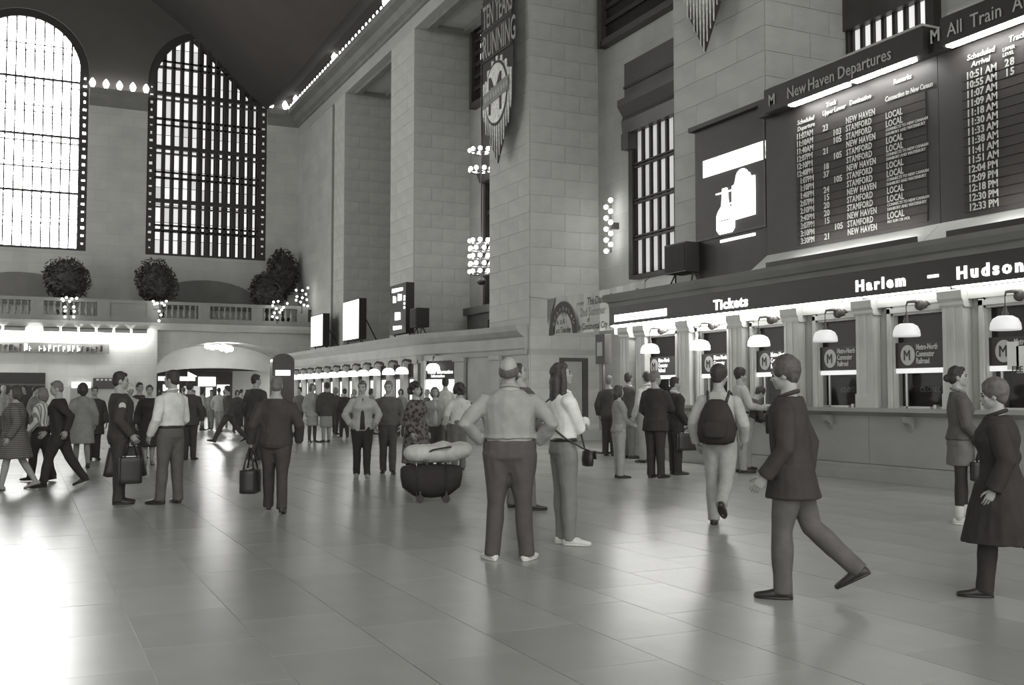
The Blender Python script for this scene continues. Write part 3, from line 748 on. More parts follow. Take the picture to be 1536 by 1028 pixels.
ar.build('painted_arch', INK, bn)
MB().add([(-.045,2.93,1.08),(-.045,2.93,.3),(-.045,2.55,.85),(-.045,2.4,1.08)], [(0,1,2,3)]).build('painted_corner', GREYINK, bn)
for s, y, z, sz, m in (('The Dance Committee', .5, .72, .31, INK), ('presents', 1.1, .76, .15, GREYINK), ('2nd Summer', .9, .42, .34, GREYINK), ('of', .5, .25, .2, INK), ('in Continental City', 1.0, .04, .26, INK),
                       ('o', 2.0, .5, .3, GREYINK), ('a  s A', 2.3, .28, .26, INK), ('a s Tuesday', 2.35, .03, .24, INK)):
    text('lettering', s, sz, (-.05, y, z), m, bn, depth=.002, bold=.012, shear=.1, sx=.8)
for i, a in enumerate('Celebrate'):
    th = math.pi*(.86 - .09*i)
    text('lettering', a, .2, (-.05, 1.95+.70*math.cos(math.pi-th)*-.95, -.05+.70*math.sin(th)*1.05), GREY_PAINT, bn, depth=.002)
for k in range(5):
    ring = MB(); cx, cz, r = -2.2+.25*math.cos(k*1.25), .6+.22*math.sin(k*1.25), .15
    ring.add([(-.045, cx+r*math.cos(a*math.pi/5), cz+r*math.sin(a*math.pi/5)) for a in range(10)], [tuple(range(10))]).build('painted_flower', GREYINK, bn)
MB().tube([(0,2.95,1.1),(.15,4.55,1.3)], .008, 5).tube([(0,-2.4,1.1),(.1,-2.6,1.25)], .008, 5).build('cord', IRON, bn)

FOIL = mat('silver_foil', 0.62, 0.5, 0, .35, 9, 0.5)
BLACK_CLOTH = mat('black_banner_cloth', 0.045, .8, .04, .1, 3)
BAND = mat('mid_grey_cloth', .25, .8)
def shield_banner(name, y, w, ztop, zc, ztip, label, words):
    s = empty(name, (13.95, y, zc)); tag(s, label, 'banner')
    h = w/2
    # black backing tapering to a point
    prof = [(-h*1.05, ztop-zc), (h*1.05, ztop-zc), (h*1.05, .2), (h*.8, -1.0), (0, ztip-zc), (-h*.8, -1.0), (-h*1.05, .2)]
    plate(prof, .02, .06).build('backing', BLACK_CLOTH, s)
    # foil rays, each a narrow strip ending lower towards the middle
    n = 13
    for i in range(n):
        yy = -h + (i+.5)*w/n; f = abs(yy)/h
        zt = 1.25 - .8*f*f - (.15 if i % 2 else 0)
        zb = (ztip-zc) + (1.0-0.15*(i % 2))*f*(abs(ztip-zc)-.6)
        plate([(yy-w/n*.36, zt), (yy+w/n*.36, zt), (yy+w/n*.30, (zt+zb)/2-.3), (yy, zb), (yy-w/n*.30, (zt+zb)/2-.3)], -.015, .02).build('foil_ray', FOIL, s)
    if words:
        def disc(r, x, m, nm, sy=1.0):
            plate([(r*math.cos(2*math.pi*k/28)*.9, r*sy*math.sin(2*math.pi*k/28)) for k in range(28)], x-.012, x).build(nm, m, s)
        disc(h*.86, -.02, INK, 'shield_rim', 1.1); disc(h*.8, -.035, FOIL, 'shield_disc', 1.08)
        text('shield_letter', 'M', 1.85, (-.055, .66, -.64), INK, s, bold=.0, depth=.005, sx=.86)
        plate([(h*.86,-.34),(h*.86,.14),(-h*.86,.34),(-h*.86,-.14)], -.075, -.06).build('shield_band', BAND, s)
        rs = random.Random(5)
        for k in range(9): MB().box(-.082, -.076, h*.7-k*.21-.13, h*.7-k*.21, -.16+.03*k*.6, .02+.03*k*.6).build('band_mark', GREY_PAINT, s)
        MB().box(-.0, .02, -h*1.02, h*1.02, 1.3, 4.2).build('word_panel', BLACK_CLOTH, s)
        FW = mat('worn_silver_lettering', .3, .5, 0, .2, 8)
        text('banner_lettering', 'TEN YEARS', 1.12, (-.015, h*.97, 2.45), FW, s, depth=.006, sx=.42, bold=.01)
        text('banner_lettering', 'RUNNING', 1.12, (-.015, h*.97, 1.42), FW, s, depth=.006, sx=.50, bold=.01)
        for z in (1.3, 2.32, 3.36): MB().box(-.02, 0, -h*1.02, h*1.02, z, z+.06).build('stripe', INK, s)
    MB().tube([(.04, -h*1.1, ztop-zc), (.04, h*1.1, ztop-zc)], .05, 8).build('pole', IRON, s)
    for yy in (-h*.8, h*.8): MB().tube([(.04, yy, ztop-zc), (.3, yy, ztop-zc+.4)], .012, 5).build('cord', IRON, s)
shield_banner('hanging_banner', 30.75, 2.3, 15.6, 11.45, 9.1, 'tall hanging banner reading ten years running above a silver shield', True)
shield_banner('hanging_banner', 19.25, 1.65, 13.6, 11.45, 9.35, 'pointed tip of a foil-striped banner at the top edge', False)

# ---------------------------------------------------------------- far ticket office
FX, FY1 = 13.2, 58.0
fo = empty('ticket_office', (FX, 46, 0)); tag(fo, 'far marble ticket office with curved end and a row of lit booths', 'ticket office')
path = [(FX, 56.9, -1, 0), (FX, 36.3, -1, 0), (FX+.04, 35.6, -.97, -.22), (FX+.16, 34.9, -.92, -.4), (FX+.36, 34.1, -.9, -.43), (FX+.62, 33.0, -.92, -.38), (FX+.84, 32.0, -.94, -.34), (FX+1.02, 30.8, -.96, -.28), (FX+1.1, 29.3, -1, 0)]
def F(mb, name, m): return mb.build(name, m, fo, loc=(-FX, -46, 0))
F(MB().sweep([(-.25,0),(.1,0),(.1,.25),(.0,.3),(.0,1.15),(.18,1.2),(.18,1.26),(-.25,1.26)], path), 'counter_base', FAR_MARBLE)
F(MB().sweep([(-.3,2.75),(.0,2.75),(.02,2.9),(.06,2.95),(.06,3.3),(.15,3.36),(.3,3.5),(.34,3.68),(-.3,3.72)], path), 'cornice', FAR_MARBLE)
F(MB().sweep([(-.05,3.72),(-.35,3.75),(-1.2,3.75),(-1.2,3.68),(-.05,3.68)], path[:2]), 'roof', TRIM)
F(MB().sweep([(-.35,1.26),(-.3,1.26),(-.3,2.75),(-.35,2.75)], path), 'rear_panel', BRONZE)
fl = [54.4, 52.8, 51.4, 49.8, 48.2, 46.6, 45.0, 43.45, 41.9, 40.35, 38.55, 36.95]
fl_b = MB().box(-.08, .1, -.22, .22, 1.26, 2.76).box(-.12, 0, -.26, .26, 1.26, 1.5).box(-.14, .1, -.27, .27, 2.62, 2.76).mesh('pilaster'); fl_b.materials.append(FAR_MARBLE)
for y in [55.3] + [(a+b)/2 for a, b in zip(fl, fl[1:])] + [36.2]: link('pilaster', fl_b, fo, (0, y-46, 0))
shade_me = MB().lathe([(.24,0),(.25,.03),(.235,.12),(.19,.2),(.11,.245),(.05,.25),(.05,.23),(.1,.22),(.17,.18),(.22,.11),(.225,.03)], n=14).mesh('shade', True); shade_me.materials.append(glow('far_shade', 4.0))
rod_me = MB().tube([(0,0,.24),(0,0,.46)], .015, 6).tube([(0,0,.46),(.1,0,.52),(.35,0,.46)], [.03,.06,.09], 7).mesh('bracket'); rod_me.materials.append(BRONZE)
ord_ = ['farthest', 'second from the far end', 'third from the far end', 'fourth from the far end', 'fifth from the far end', 'sixth from the far end', 'sixth from the near end', 'fifth from the near end', 'fourth from the near end', 'third from the near end', 'second from the near end', 'nearest']
for i, y in enumerate(fl):
    b = MB().box(.05, .1, -.55, .55, 0, .85).build('ticket_booth', BOOTH_LIT, fo, loc=(.1, y-46, 1.26))
    MB().box(.05, .1, -.55, .55, .85, 1.5).build('upper_pane', DARK_GLASS, b)
    MB().box(.02, .06, -.6, -.52, 0, 1.5).box(.02, .06, .52, .6, 0, 1.5).box(.02, .06, -.55, .55, .8, .88).build('frame', BRONZE, b)
    L_ = empty('pendant_lamp', (12.85, y, 2.25)); tag(L_, 'glowing pendant lamp over the far booths, ' + ord_[i] + ' of its row', 'lamp', 'pendant lamps of the far office')
    link('shade', shade_me, L_); link('bracket', rod_me, L_)
# visitor information window in the curved end
V3 = Vector
vp = Vector((FX+.28, 34.35, 1.26)); vang = math.atan2(-.92, .40)
hv = .78
vi = MB().box(-.16, .05, hv, hv+.14, 0, 1.6).box(-.16, .05, -hv-.14, -hv, 0, 1.6).box(-.16, .05, -hv-.14, hv+.14, 1.42, 1.6).build('information_window', FAR_MARBLE, fo, loc=vp - V3((FX, 46, 0)))
vi.rotation_euler = (0, 0, math.atan2(-.42, -.9) + math.pi); vi['label'] = 'lit visitor information window in the curved end'
MB().box(-.04, .0, -hv, hv, .8, 1.42).build('upper_pane', DARK_GLASS, vi)
MB().box(-.06, .0, -hv, hv, .0, .76).build('lit_pane', BOOTH_LIT, vi)
MB().box(-.08, -.05, -hv, hv, .75, .8).build('rail', BRONZE, vi)
text('sign_lettering', 'Visitor Information', .19, (-.05, hv-.05, .96), LIT_LETTER, vi, bold=.015, depth=.004, sx=.86)
text('sign_lettering', 'Information', .14, (-.05, hv-.25, .83), LIT_LETTER, vi, bold=.012, depth=.004)
il = empty('pendant_lamp', (FX-.02, 34.55, 2.33)); tag(il, 'single glowing pendant lamp over the visitor information window', 'lamp')
link('shade', shade_me, il); link('bracket', rod_me, il)
for (x, y, a) in ((FX+.05, 35.5, .2), (FX+.52, 33.3, .44), (FX+.95, 31.2, .3)):
    o = link('pilaster', fl_b, fo, (x-FX, y-46, 0)); o.rotation_euler = (0, 0, a)
F(MB().sweep([(-.14,1.26),(-.05,1.26),(-.05,2.76),(-.14,2.76)], path[5:]), 'wall_panel', FAR_MARBLE)
# signs standing on its cornice
def standing_sign(name, y0, y1, z0, z1, label, kind):
    s = empty(name, (13.5, (y0+y1)/2, 3.75)); tag(s, label, 'sign'); h = (y1-y0)/2
    MB().box(0, .35, -h, h, z0-3.75, z1-3.75).build('case', BOARD, s)
    if kind == 'lit': MB().box(-.02, .0, -h+.04, h-.04, z0-3.7, z1-3.8).build('lit_face', LIT, s)
    else:
        H_ = z1-z0; zz = z0-3.75
        for a, b, c, d in ((-.62, .62, .83, .93), (.2, .5, .62, .78), (-.5, -.12, .64, .8), (-.35, .25, .26, .44), (-.5, .45, .07, .17)):
            plate([(a*h, zz+c*H_+.04), (a*h, zz+(d-.02)*H_), (b*h, zz+d*H_), (b*h, zz+(c+.02)*H_)], -.03, 0).build('lit_mark', LIT, s)
        for c in (.48, .56, .64, .7): MB().box(-.03, 0, -h*.92, -h*.8, zz+c*H_, zz+(c+.04)*H_).build('lit_mark', LIT, s)
    for y in (-h+.1, h-.1):
        MB().tube([(.2, y, 0), (.2, y, z0-3.7)], .03, 6).tube([(.35, y, (z1+z0)/2-3.75), (.95, y, .0)], .03, 6).build('strut', IRON, s)
standing_sign('backlit_sign', 50.9, 53.2, 3.9, 5.55, 'narrow glowing white panel on the far cornice, farthest of three', 'lit')
standing_sign('backlit_sign', 44.7, 47.2, 3.95, 5.8, 'glowing white panel on the far cornice, middle of three', 'lit')
standing_sign('information_sign', 38.4, 40.4, 3.9, 5.9, 'dark boxed sign with glowing marks on the far cornice', 'marks')
# poster case on the side of the pillar
pc = empty('poster_case', (15.92, 29.16, .75)); tag(pc, 'dark framed poster case low on the pillar behind the long-haired woman', 'poster case')
MB().box(-.5, .5, -.1, 0, 0, .1).box(-.5, .5, -.1, 0, 1.78, 1.9).box(-.5, -.36, -.1, 0, .1, 1.78).box(.3, .5, -.1, 0, .1, 1.78).build('frame', BRONZE, pc)
MB().box(-.36, .3, -.05, 0, .1, 1.78).build('poster', mat('pale_poster', .33, .7), pc)
struct('trim_pillar', MB().box(HX-.06, BX, 29.08, 29.16, 2.75, 2.86).box(HX-.08, BX, 29.05, 29.16, 2.86, 2.92), TRIM)
struct('trim_plinth', MB().box(HX-.06, BX, 29.06, 29.16, 0, .35), TRIM)
# kiosk at the far end with a lit sign
ki = empty('kiosk', (11.73, 52.0, 0)); tag(ki, 'dark round-topped kiosk with a small lit sign by the far booths', 'kiosk')
prof = [(-.55, 0)] + [(-.55*math.cos(math.pi*k/10), 3.1+.42*math.sin(math.pi*k/10)) for k in range(11)] + [(.55, 0)]
q = MB(); n2 = len(prof)
q.add([(x, -.3, z) for x, z in prof] + [(x, .3, z) for x, z in prof], [tuple(range(n2))[::-1], tuple(range(n2, 2*n2))] + [(i, (i+1) % n2, n2+(i+1) % n2, n2+i) for i in range(n2)]).build('body', BRONZE, ki)
MB().box(-.4, .33, -.34, -.3, 2.42, 2.68).build('lit_sign', LIT, ki)

# ---------------------------------------------------------------- chandeliers and planters
globe_me = MB().ball((0,0,0), .085, 10, 7).mesh('globe', True); globe_me.materials.append(glow('chandelier_globe', 10))
def chandelier(loc, tiers, rr, dz, label, top):
    c = empty('chandelier', loc); tag(c, label, 'chandelier')
    MB().tube([(0,0,-dz*tiers/2-.2),(0,0,top-loc[2])], .03, 6).build('stem', BRONZE, c)
    MB().ball((0,0,-dz*tiers/2-.15), (.18,.18,.14), 10, 6).build('finial', BRONZE, c, True)
    for t in range(tiers+2):
        z = (t-(tiers-1)/2)*dz if t < tiers else 3.4+.75*(t-tiers)
        n = 9
        ring = [(rr*math.cos(2*math.pi*k/24), rr*math.sin(2*math.pi*k/24), z) for k in range(25)]
        MB().tube(ring, .03, 6).tube([(-rr,0,z),(rr,0,z)], .02, 5).tube([(0,-rr,z),(0,rr,z)], .02, 5).build('ring', BRONZE, c)
        for k in range(n):
            a = 2*math.pi*(k+.5*(t % 2))/n
            link('globe', globe_me, c, (rr*1.08*math.cos(a), rr*1.08*math.sin(a), z+.08))
chandelier((15.95, 36.6, 6.75), 5, .42, .3, 'chandelier of white globes seen in the gap between two pillars', 16.6)
ws = empty('wall_sconce', (16.62, 27.95, 6.8)); tag(ws, 'tall wall sconce of small white globes beside the barred window', 'lamp')
MB().tube([(0,0,-.85),(0,0,.85)], .03, 6).box(0,.28,-.06,.06,-.1,.1).build('stem', BRONZE, ws)
for k in range(10):
    z = .78-.175*k; y = .14*(1 if k % 2 else -1)
    MB().tube([(0,0,z-.05),(-.06,y,z)], .012, 5).build('arm', BRONZE, ws); link('globe', globe_me, ws, (-.08, y, z), (.9, .9, .9))
LEAF = mat('dark_foliage', .085, .7, .03, .3, 3, .2, objvar=.1)
SOIL = mat('dark_planter', .07, .7, .05)
def bush(loc, rx, rz, base, label, seed, spikes=0):
    b = empty('potted_bush', (loc[0], loc[1], base)); tag(b, label, 'plant', 'dark bushy plants on the end balcony')
    rs = random.Random(seed); zc = loc[2]-base
    MB().lathe([(.3,0),(.36,.1),(.42,.55),(.47,.6),(.44,.65),(.4,.62)], n=14).build('planter', SOIL, b)
    MB().tube([(0,0,.5),(.04,.02,zc*.5),(0,0,zc)], [.07,.06,.05], 8).build('stem', BRONZE, b)
    q = MB()
    q.ball((0,0,zc), (rx*.80, rx*.55, rz*.80), 14, 10)
    q.build('foliage_core', LEAF, b)
    q = MB()
    for i in range(1500):
        u = rs.uniform(-1, 1); a = rs.uniform(0, 2*math.pi); s = math.sqrt(1-u*u)
        k = .72+.34*rs.random()**1.3
        k *= 1+.10*math.sin(3*a+seed)*math.cos(2.3*u+seed*.7)
        p = Vector((rx*k*s*math.cos(a), rx*.68*k*s*math.sin(a), zc+rz*k*u))
        d = Vector((rs.gauss(0,1), rs.gauss(0,1), rs.gauss(0,1))).normalized(); e = d.orthogonal().normalized()
        l = rs.uniform(.08, .17); w_ = l*.45
        q.add([p-d*l, p+e*w_, p+d*l, p-e*w_], [(0,1,2,3)])
    f = q.build('foliage', LEAF, b); f['kind'] = 'stuff'
bush((1.86, 58.2, 7.45), 1.12, 1.1, 5.2, 'ragged dark bush on the balcony below the sunlit window', 1)
bush((6.3, 58.2, 7.5), 1.06, 1.2, 5.2, 'round dark bush on the balcony at the left edge of the paned window', 2)
bush((12.2, 57.95, 7.2), .95, 1.1, 5.2, 'lower dark bush left of a pair at the balcony corner', 3)
bush((13.3, 59.15, 8.4), .9, 1.4, 5.2, 'taller dark bush right of a pair at the balcony corner', 4)
sp_me = MB().ball((0,0,0), .06, 8, 6).mesh('bulb', True); sp_me.materials.append(glow('small_bulb', 9))
for (x, z, lab, pts) in ((1.98, 5.95, 'cluster of small bulbs below the ragged dark bush', ((-.35,.3),(-.15,.38),(.1,.33),(.32,.36),(0,.2),(-.3,.22),(-.22,-.1),(-.2,-.3),(.2,-.08),(.22,-.3),(-.2,-.6),(.2,-.58))),
                         (6.32, 6.0, 'cluster of small bulbs below the round dark bush', ((-.35,.3),(-.15,.2),(.08,.22),(.3,.33),(-.28,.16),(.2,.12),(-.05,-.2),(.05,-.4),(-.05,-.7))),
                         (12.45, 6.1, 'cluster of small bulbs below the lower corner bush', ((-.25,.4),(.0,.45),(.5,.35),(-.3,.2),(-.1,.05),(.2,.0),(-.2,-.2),(.1,-.15),(-.3,-.4),(-.05,-.45),(.3,.12))),
                         (13.78, 6.7, 'cluster of small bulbs below the taller corner bush', ((-.35,.5),(0,.5),(.3,.65),(.2,.3),(-.3,.15),(0,.1),(.25,.0),(-.1,-.15),(.1,-.3),(.3,-.35),(-.35,-.05)))):
    c = empty('lamp_cluster', (x, BYF-.62, z)); tag(c, lab, 'lamp', 'bulb clusters on the balustrade')
    MB().tube([(0,0,-.75),(0,0,.4)], .025, 6).tube([(-.4,0,.3),(.4,0,.3)], .02, 5).tube([(-.35,0,-.1),(.35,0,-.1)], .02, 5).tube([(0,0,-.7),(0,.27,-.7)], .03, 5).build('bracket', BRONZE, c)
    for a, b in pts: link('bulb', sp_me, c, (a, -.05, b))
# ---------------------------------------------------------------- people
def cloth(g, pattern=None, rough=.85):
    g = g*.97 + .008
    key = 'cloth_%03d%s' % (int(g*1000), '_'+pattern if pattern else '')
    if key in MATS: return MATS[key]
    m = mat(key, g, rough, 0.03 if g < .15 else 0.0, .14, 9, .15, bump=.15)
    if pattern:
        nt = m.node_tree; N, L = nt.nodes, nt.links; b = N['Principled BSDF']
        tc = N.new('ShaderNodeTexCoord')
        if pattern in ('stripe', 'vertical'):
            wv = N.new('ShaderNodeTexWave'); wv.wave_type = 'BANDS'; wv.bands_direction = 'Z' if pattern == 'stripe' else 'X'
            wv.inputs['Scale'].default_value = 11 if pattern == 'stripe' else 5
            L.new(tc.outputs['Object'], wv.inputs['Vector']); fac = wv.outputs['Fac']
        else:
            vr = N.new('ShaderNodeTexVoronoi'); vr.inputs['Scale'].default_value = 14
            L.new(tc.outputs['Object'], vr.inputs['Vector']); fac = vr.outputs['Distance']
        mr = N.new('ShaderNodeMapRange'); mr.inputs[1].default_value = .3; mr.inputs[2].default_value = .6
        mr.inputs[3].default_value = .55; mr.inputs[4].default_value = 1.9 if pattern == 'floral' else 1.5
        L.new(fac, mr.inputs[0])
        sc = N.new('ShaderNodeVectorMath'); sc.operation = 'SCALE'; sc.inputs[0].default_value = col(g, .01)[:3]
        L.new(mr.outputs[0], sc.inputs['Scale']); L.new(sc.outputs[0], b.inputs['Base Color'])
    return m
SKIN = mat('skin', .33, .55, .02, .06, 14, .35)
def hair_mat(g): return mat('hair_%02d' % int(g*100), g, .6, .04, .25, 30, .3, bump=.4)
EYE = mat('eye_dark', .03, .3)
LIP = mat('lip', .18, .5, .03)
LEATHER = mat('dark_leather', .028, .4, .05, .1, 8, .4)
WHITE_SHOE = mat('white_shoe', .62, .6, 0, .08, 8)
V = Vector
X_, Y_, Z_ = V((1,0,0)), V((0,1,0)), V((0,0,1))

def loft(mb, rings, n=12):
    """closed surface through elliptical rings (centre, axis a, axis b, ra, rb)"""
    vs, fs = [], []
    for c, a, b, ra, rb in rings:
        vs += [c + a*ra*math.cos(2*math.pi*k/n) + b*rb*math.sin(2*math.pi*k/n) for k in range(n)]
    m = len(rings)
    for i in range(m-1):
        for k in range(n):
            fs.append((i*n+k, i*n+(k+1) % n, (i+1)*n+(k+1) % n, (i+1)*n+k))
    vs += [rings[0][0], rings[-1][0]]
    fs += [(m*n, (k+1) % n, k) for k in range(n)] + [(m*n+1, (m-1)*n+k, (m-1)*n+(k+1) % n) for k in range(n)]
    mb.add(vs, fs)
def limb(mb, pts, radii, n=10, flat=1.0, hint=None, round_ends=True):
    """tapered limb through joints"""
    pts = [V(p) for p in pts]; rings = []
    for i, p in enumerate(pts):
        t = (pts[min(i+1, len(pts)-1)] - pts[max(i-1, 0)]).normalized()
        a = (hint or X_) - t*(hint or X_).dot(t)
        if a.length < .1: a = Y_ - t*Y_.dot(t)
        a.normalize(); b = t.cross(a)
        rings.append((p, a, b, radii[i], radii[i]*flat))
    if round_ends:
        t0 = (pts[0]-pts[1]).normalized(); t1 = (pts[-1]-pts[-2]).normalized()
        r0, r1 = rings[0], rings[-1]
        rings = [(r0[0]+t0*r0[3]*.75, r0[1], r0[2], r0[3]*.55, r0[4]*.55)] + rings + [(r1[0]+t1*r1[3]*.75, r1[1], r1[2], r1[3]*.55, r1[4]*.55)]
    loft(mb, rings, n)
def ell(mb, c, r, M=None, n=14, m=10):
    q = MB().ball((0,0,0), r, n, m)
    mb.add([V(c) + (M @ V(v) if M else V(v)) for v in q.v], q.f)
def fuse(mb, voxel, smooth=2, ripple=0.0, freq=7.0, seed=0, stretch=.35):
    """union of the pieces as one continuous skin"""
    me = mb.mesh('raw')
    o = bpy.data.objects.new('raw', me); TMP.collection.objects.link(o)
    md = o.modifiers.new('r', 'REMESH'); md.mode = 'VOXEL'; md.voxel_size = voxel
    if smooth:
        sm = o.modifiers.new('s', 'SMOOTH'); sm.iterations = smooth; sm.factor = .5
    dg = tmp_graph()
    out = bpy.data.meshes.new_from_object(o.evaluated_get(dg))
    bpy.data.objects.remove(o); bpy.data.meshes.remove(me)
    if ripple:
        out.update()
        off = V((seed*3.1, seed*1.7, seed*.9))
        nv = len(out.vertices)
        nor = [0.0]*(3*nv); cos_ = [0.0]*(3*nv)
        out.vertices.foreach_get('normal', nor); out.vertices.foreach_get('co', cos_)
        for i in range(nv):
            p = V(cos_[3*i:3*i+3])
            k = noise.noise(V((p.x*freq, p.y*freq, p.z*freq*stretch)) + off)
            k2 = noise.noise(V((p.x*freq*2.3+p.z*3, p.y*freq*2.3, p.z*freq*1.1)) + off)
            a = ripple*(k + .45*k2)
            for j in range(3): cos_[3*i+j] += nor[3*i+j]*a
        out.vertices.foreach_set('co', cos_)
    out.polygons.foreach_set('use_smooth', [True]*len(out.polygons))
    out.update()
    return out
def ik(S_, T_, l1, l2, pole):
    d = T_-S_; L_ = d.length
    if L_ > (l1+l2)*.995: d = d*((l1+l2)*.995/L_); L_ = d.length; T_ = S_+d
    a = (l1*l1 - l2*l2 + L_*L_)/(2*L_); h = math.sqrt(max(0, l1*l1-a*a))
    u_ = d.normalized(); p = pole - u_*pole.dot(u_)
    if p.length < 1e-3: p = Y_
    return S_ + u_*a + p.normalized()*h, T_
def hand(mb, wrist, direc, palm_n, side, curl, s, n=6):
    """a palm, four unequal bent fingers and a thumb from the side of the palm"""
    d = direc.normalized(); pn = (palm_n - d*palm_n.dot(d)).normalized(); w = d.cross(pn)*side   # w points to the thumb side
    P = lambda a, b, c: wrist + d*a*s + w*b*s + pn*c*s
    loft(mb, [(P(-.03,0,0), w, pn, .026*s, .021*s), (P(.01,0,0), w, pn, .030*s, .019*s), (P(.05,0,.002), w, pn, .040*s, .017*s), (P(.088,0,.004), w, pn, .041*s, .014*s), (P(.098,0,.005), w, pn, .034*s, .010*s)], 10)
    for b, ln, r in ((.030, .072, .0088), (.010, .082, .0092), (-.010, .076, .0088), (-.029, .058, .0078)):
        c1 = curl; p0 = P(.075, b, .004); p1 = P(.094, b*1.03, .006)
        a1 = c1*.6; q1 = p1 + (d*math.cos(a1) + pn*math.sin(a1))*ln*.45*s
        a2 = c1*1.5; q2 = q1 + (d*math.cos(a2) + pn*math.sin(a2))*ln*.32*s
        a3 = c1*2.1; q3 = q2 + (d*math.cos(a3) + pn*math.sin(a3))*ln*.25*s
        limb(mb, [p0, p1, q1, q2, q3], [r*s, r*s, r*.95*s, r*.88*s, r*.72*s], n)
    t0 = P(.018, .026, .004); t1 = P(.05, .050, .016); t2 = P(.078, .058, .026+.02*curl); t3 = P(.1, .056, .034+.03*curl)
    limb(mb, [t0, t1, t2, t3], [.0125*s, .0115*s, .010*s, .0078*s], n)

def person(label, x, y, turn, H=1.75, sex='m', girth=1.0,
           legs=((0, 0), (0, 0)), stance=.09, toes=(8, 8), lean=0, rise=0.0, thigh_out=(0, 0),
           hands=None, curl=.5, head=(0, 0), hair='short', hair_g=.05,
           top='shirt', top_g=.3, top_pat=None, hem=None, flare=1.0, sleeve=1.0, open_front=None,
           bottom='trousers', bot_g=.12, skirt_hem=.5, shoe_g=None, bare_legs=None, boots=0, collar=None, group=None, extra=None):
    root = empty('person', (x, y, 0), R(turn)); tag(root, label, 'person', group)
    dist = math.hypot(x, y)
    vox = max(.0105, min(.034, dist*.00085)); cv = vox*1.05
    far = dist > 27
    s = H/1.78
    fem = sex == 'f'
    seed = int(abs(x*37+y*91)) % 97
    gw = girth
    # ---- skeleton in body metres (H = 1.78), scaled at the end
    hipz = .93; hipx = .085
    U = Matrix.Rotation(R(-lean), 3, 'X')
    piv = V((0, 0, .98))
    up = lambda p: piv + U @ (V(p)-piv)
    J = []
    for i, sd in enumerate((-1, 1)):
        a, k = R(legs[i][0]), R(legs[i][1])
        out_ = (stance-hipx)/.86 + math.sin(R(thigh_out[i]))
        hip = V((sd*hipx, 0, hipz))
        th = V((sd*out_*math.cos(a), math.sin(a), -math.cos(a))).normalized()
        kn = hip + th*.43
        b = a - k
        sh = V((sd*out_*math.cos(b), math.sin(b), -math.cos(b))).normalized()
        an = kn + sh*.42
        lift = 0 if abs(math.degrees(b)) < 14 else (math.degrees(b)*.75)     # trailing foot points down
        fy = R(toes[i])*sd
        fdir = V((math.sin(fy), math.cos(fy), 0))
        if lift: 
            pr = R(lift*.8); fdir = V((fdir.x*math.cos(pr), fdir.y*math.cos(pr), math.sin(pr)))
        J.append((hip, kn, an, fdir))
    soles = []
    for hip, kn, an, fd in J:
        fu = V((0,0,1)) - fd*fd.z; fu.normalize()
        soles.append(min((an - fu*.075).z, (an - fu*.075 + fd*.17).z, (an - fu*.075 - fd*.05).z))
    dz = -min(soles)
    sh_x = (.152 if fem else .172)*(.6+.4*gw); shz = 1.405
    L1, L2 = .30, .255
    hd = hands or {}
    A = []
    for i, sd in enumerate((-1, 1)):
        S_ = V((sd*sh_x, -.005, shz))
        t = hd.get('l' if i == 0 else 'r', (.27, .06, .90))
        T_ = V((sd*t[0] if len(t) < 4 or t[3] != 'abs' else t[0], t[1], t[2]))
        pole = V(hd.get('lp' if i == 0 else 'rp', (.5, -1, -.1))); pole = V((pole.x*sd, pole.y, pole.z))
        e, w = ik(S_, T_, L1, L2, pole)
        A.append((up(S_), up(e), up(w)))
    neck = up(V((0, -.015, 1.50)))
    Hm = (U @ Matrix.Rotation(R(-head[0]), 3, 'Z') @ Matrix.Rotation(R(head[1]), 3, 'X'))
    hp = lambda a, b, c: up(V((0, -.005, 1.545))) + Hm @ V((a, b, c))     # head frame: chin at z = 0
    fin = lambda me: me.transform(Matrix.Translation((0, 0, dz*s)) @ Matrix.Scale(s, 4)) 
    # torso rings: z, half width, half depth, y offset
    if fem: tor = [(.80,.13,.09,-.01),(.90,.178,.118,-.015),(1.0,.165,.108,-.005),(1.10,.132,.092,0),(1.2,.142,.10,.0),(1.29,.155,.125,.012),(1.37,.152,.105,.0),(1.43,.118,.082,-.01),(1.48,.072,.06,-.012),(1.52,.05,.05,-.012)]
    else: tor = [(.80,.14,.09,-.01),(.90,.17,.118,-.012),(1.0,.165,.11,-.0),(1.10,.157,.108,.004),(1.2,.165,.112,.004),(1.30,.178,.12,.004),(1.38,.176,.112,.0),(1.44,.135,.088,-.01),(1.49,.08,.066,-.015),(1.53,.06,.055,-.015)]
    def torso(mb, z0, z1, add, n=16, ytuck=0, scale_fn=None):
        rings = []
        zs = sorted(set([z for z, *_ in tor if z0 < z < z1] + [z0, z1] + ([.82, .86] if z0 < .82 else [])))
        for z in zs:
            for p, q in zip(tor, tor[1:]):
                if p[0] <= z <= q[0]:
                    f = (z-p[0])/(q[0]-p[0]); r = [p[j]+(q[j]-p[j])*f for j in range(1, 4)]; break
            else: r = list(tor[0][1:] if z < tor[0][0] else tor[-1][1:])
            k = gw if z < 1.4 else .5+.5*gw
            ra, rb = r[0]*k+add, r[1]*(k*1.12-.12 if k > 1 else k)+add
            if scale_fn: ra, rb = scale_fn(z, ra, rb)
            M_ = U if z > 1.0 else (Matrix.Rotation(R(-lean*max(0, (z-.85)/.15)), 3, 'X') if z > .85 else Matrix.Identity(3))
            c = piv + M_ @ (V((0, r[2], z))-piv)
            rings.append((c, M_ @ X_, M_ @ Y_, ra, rb))
        loft(mb, rings, n)
    # ---- the body: one continuous surface
    B = MB()
    torso(B, .86, 1.53, 0)
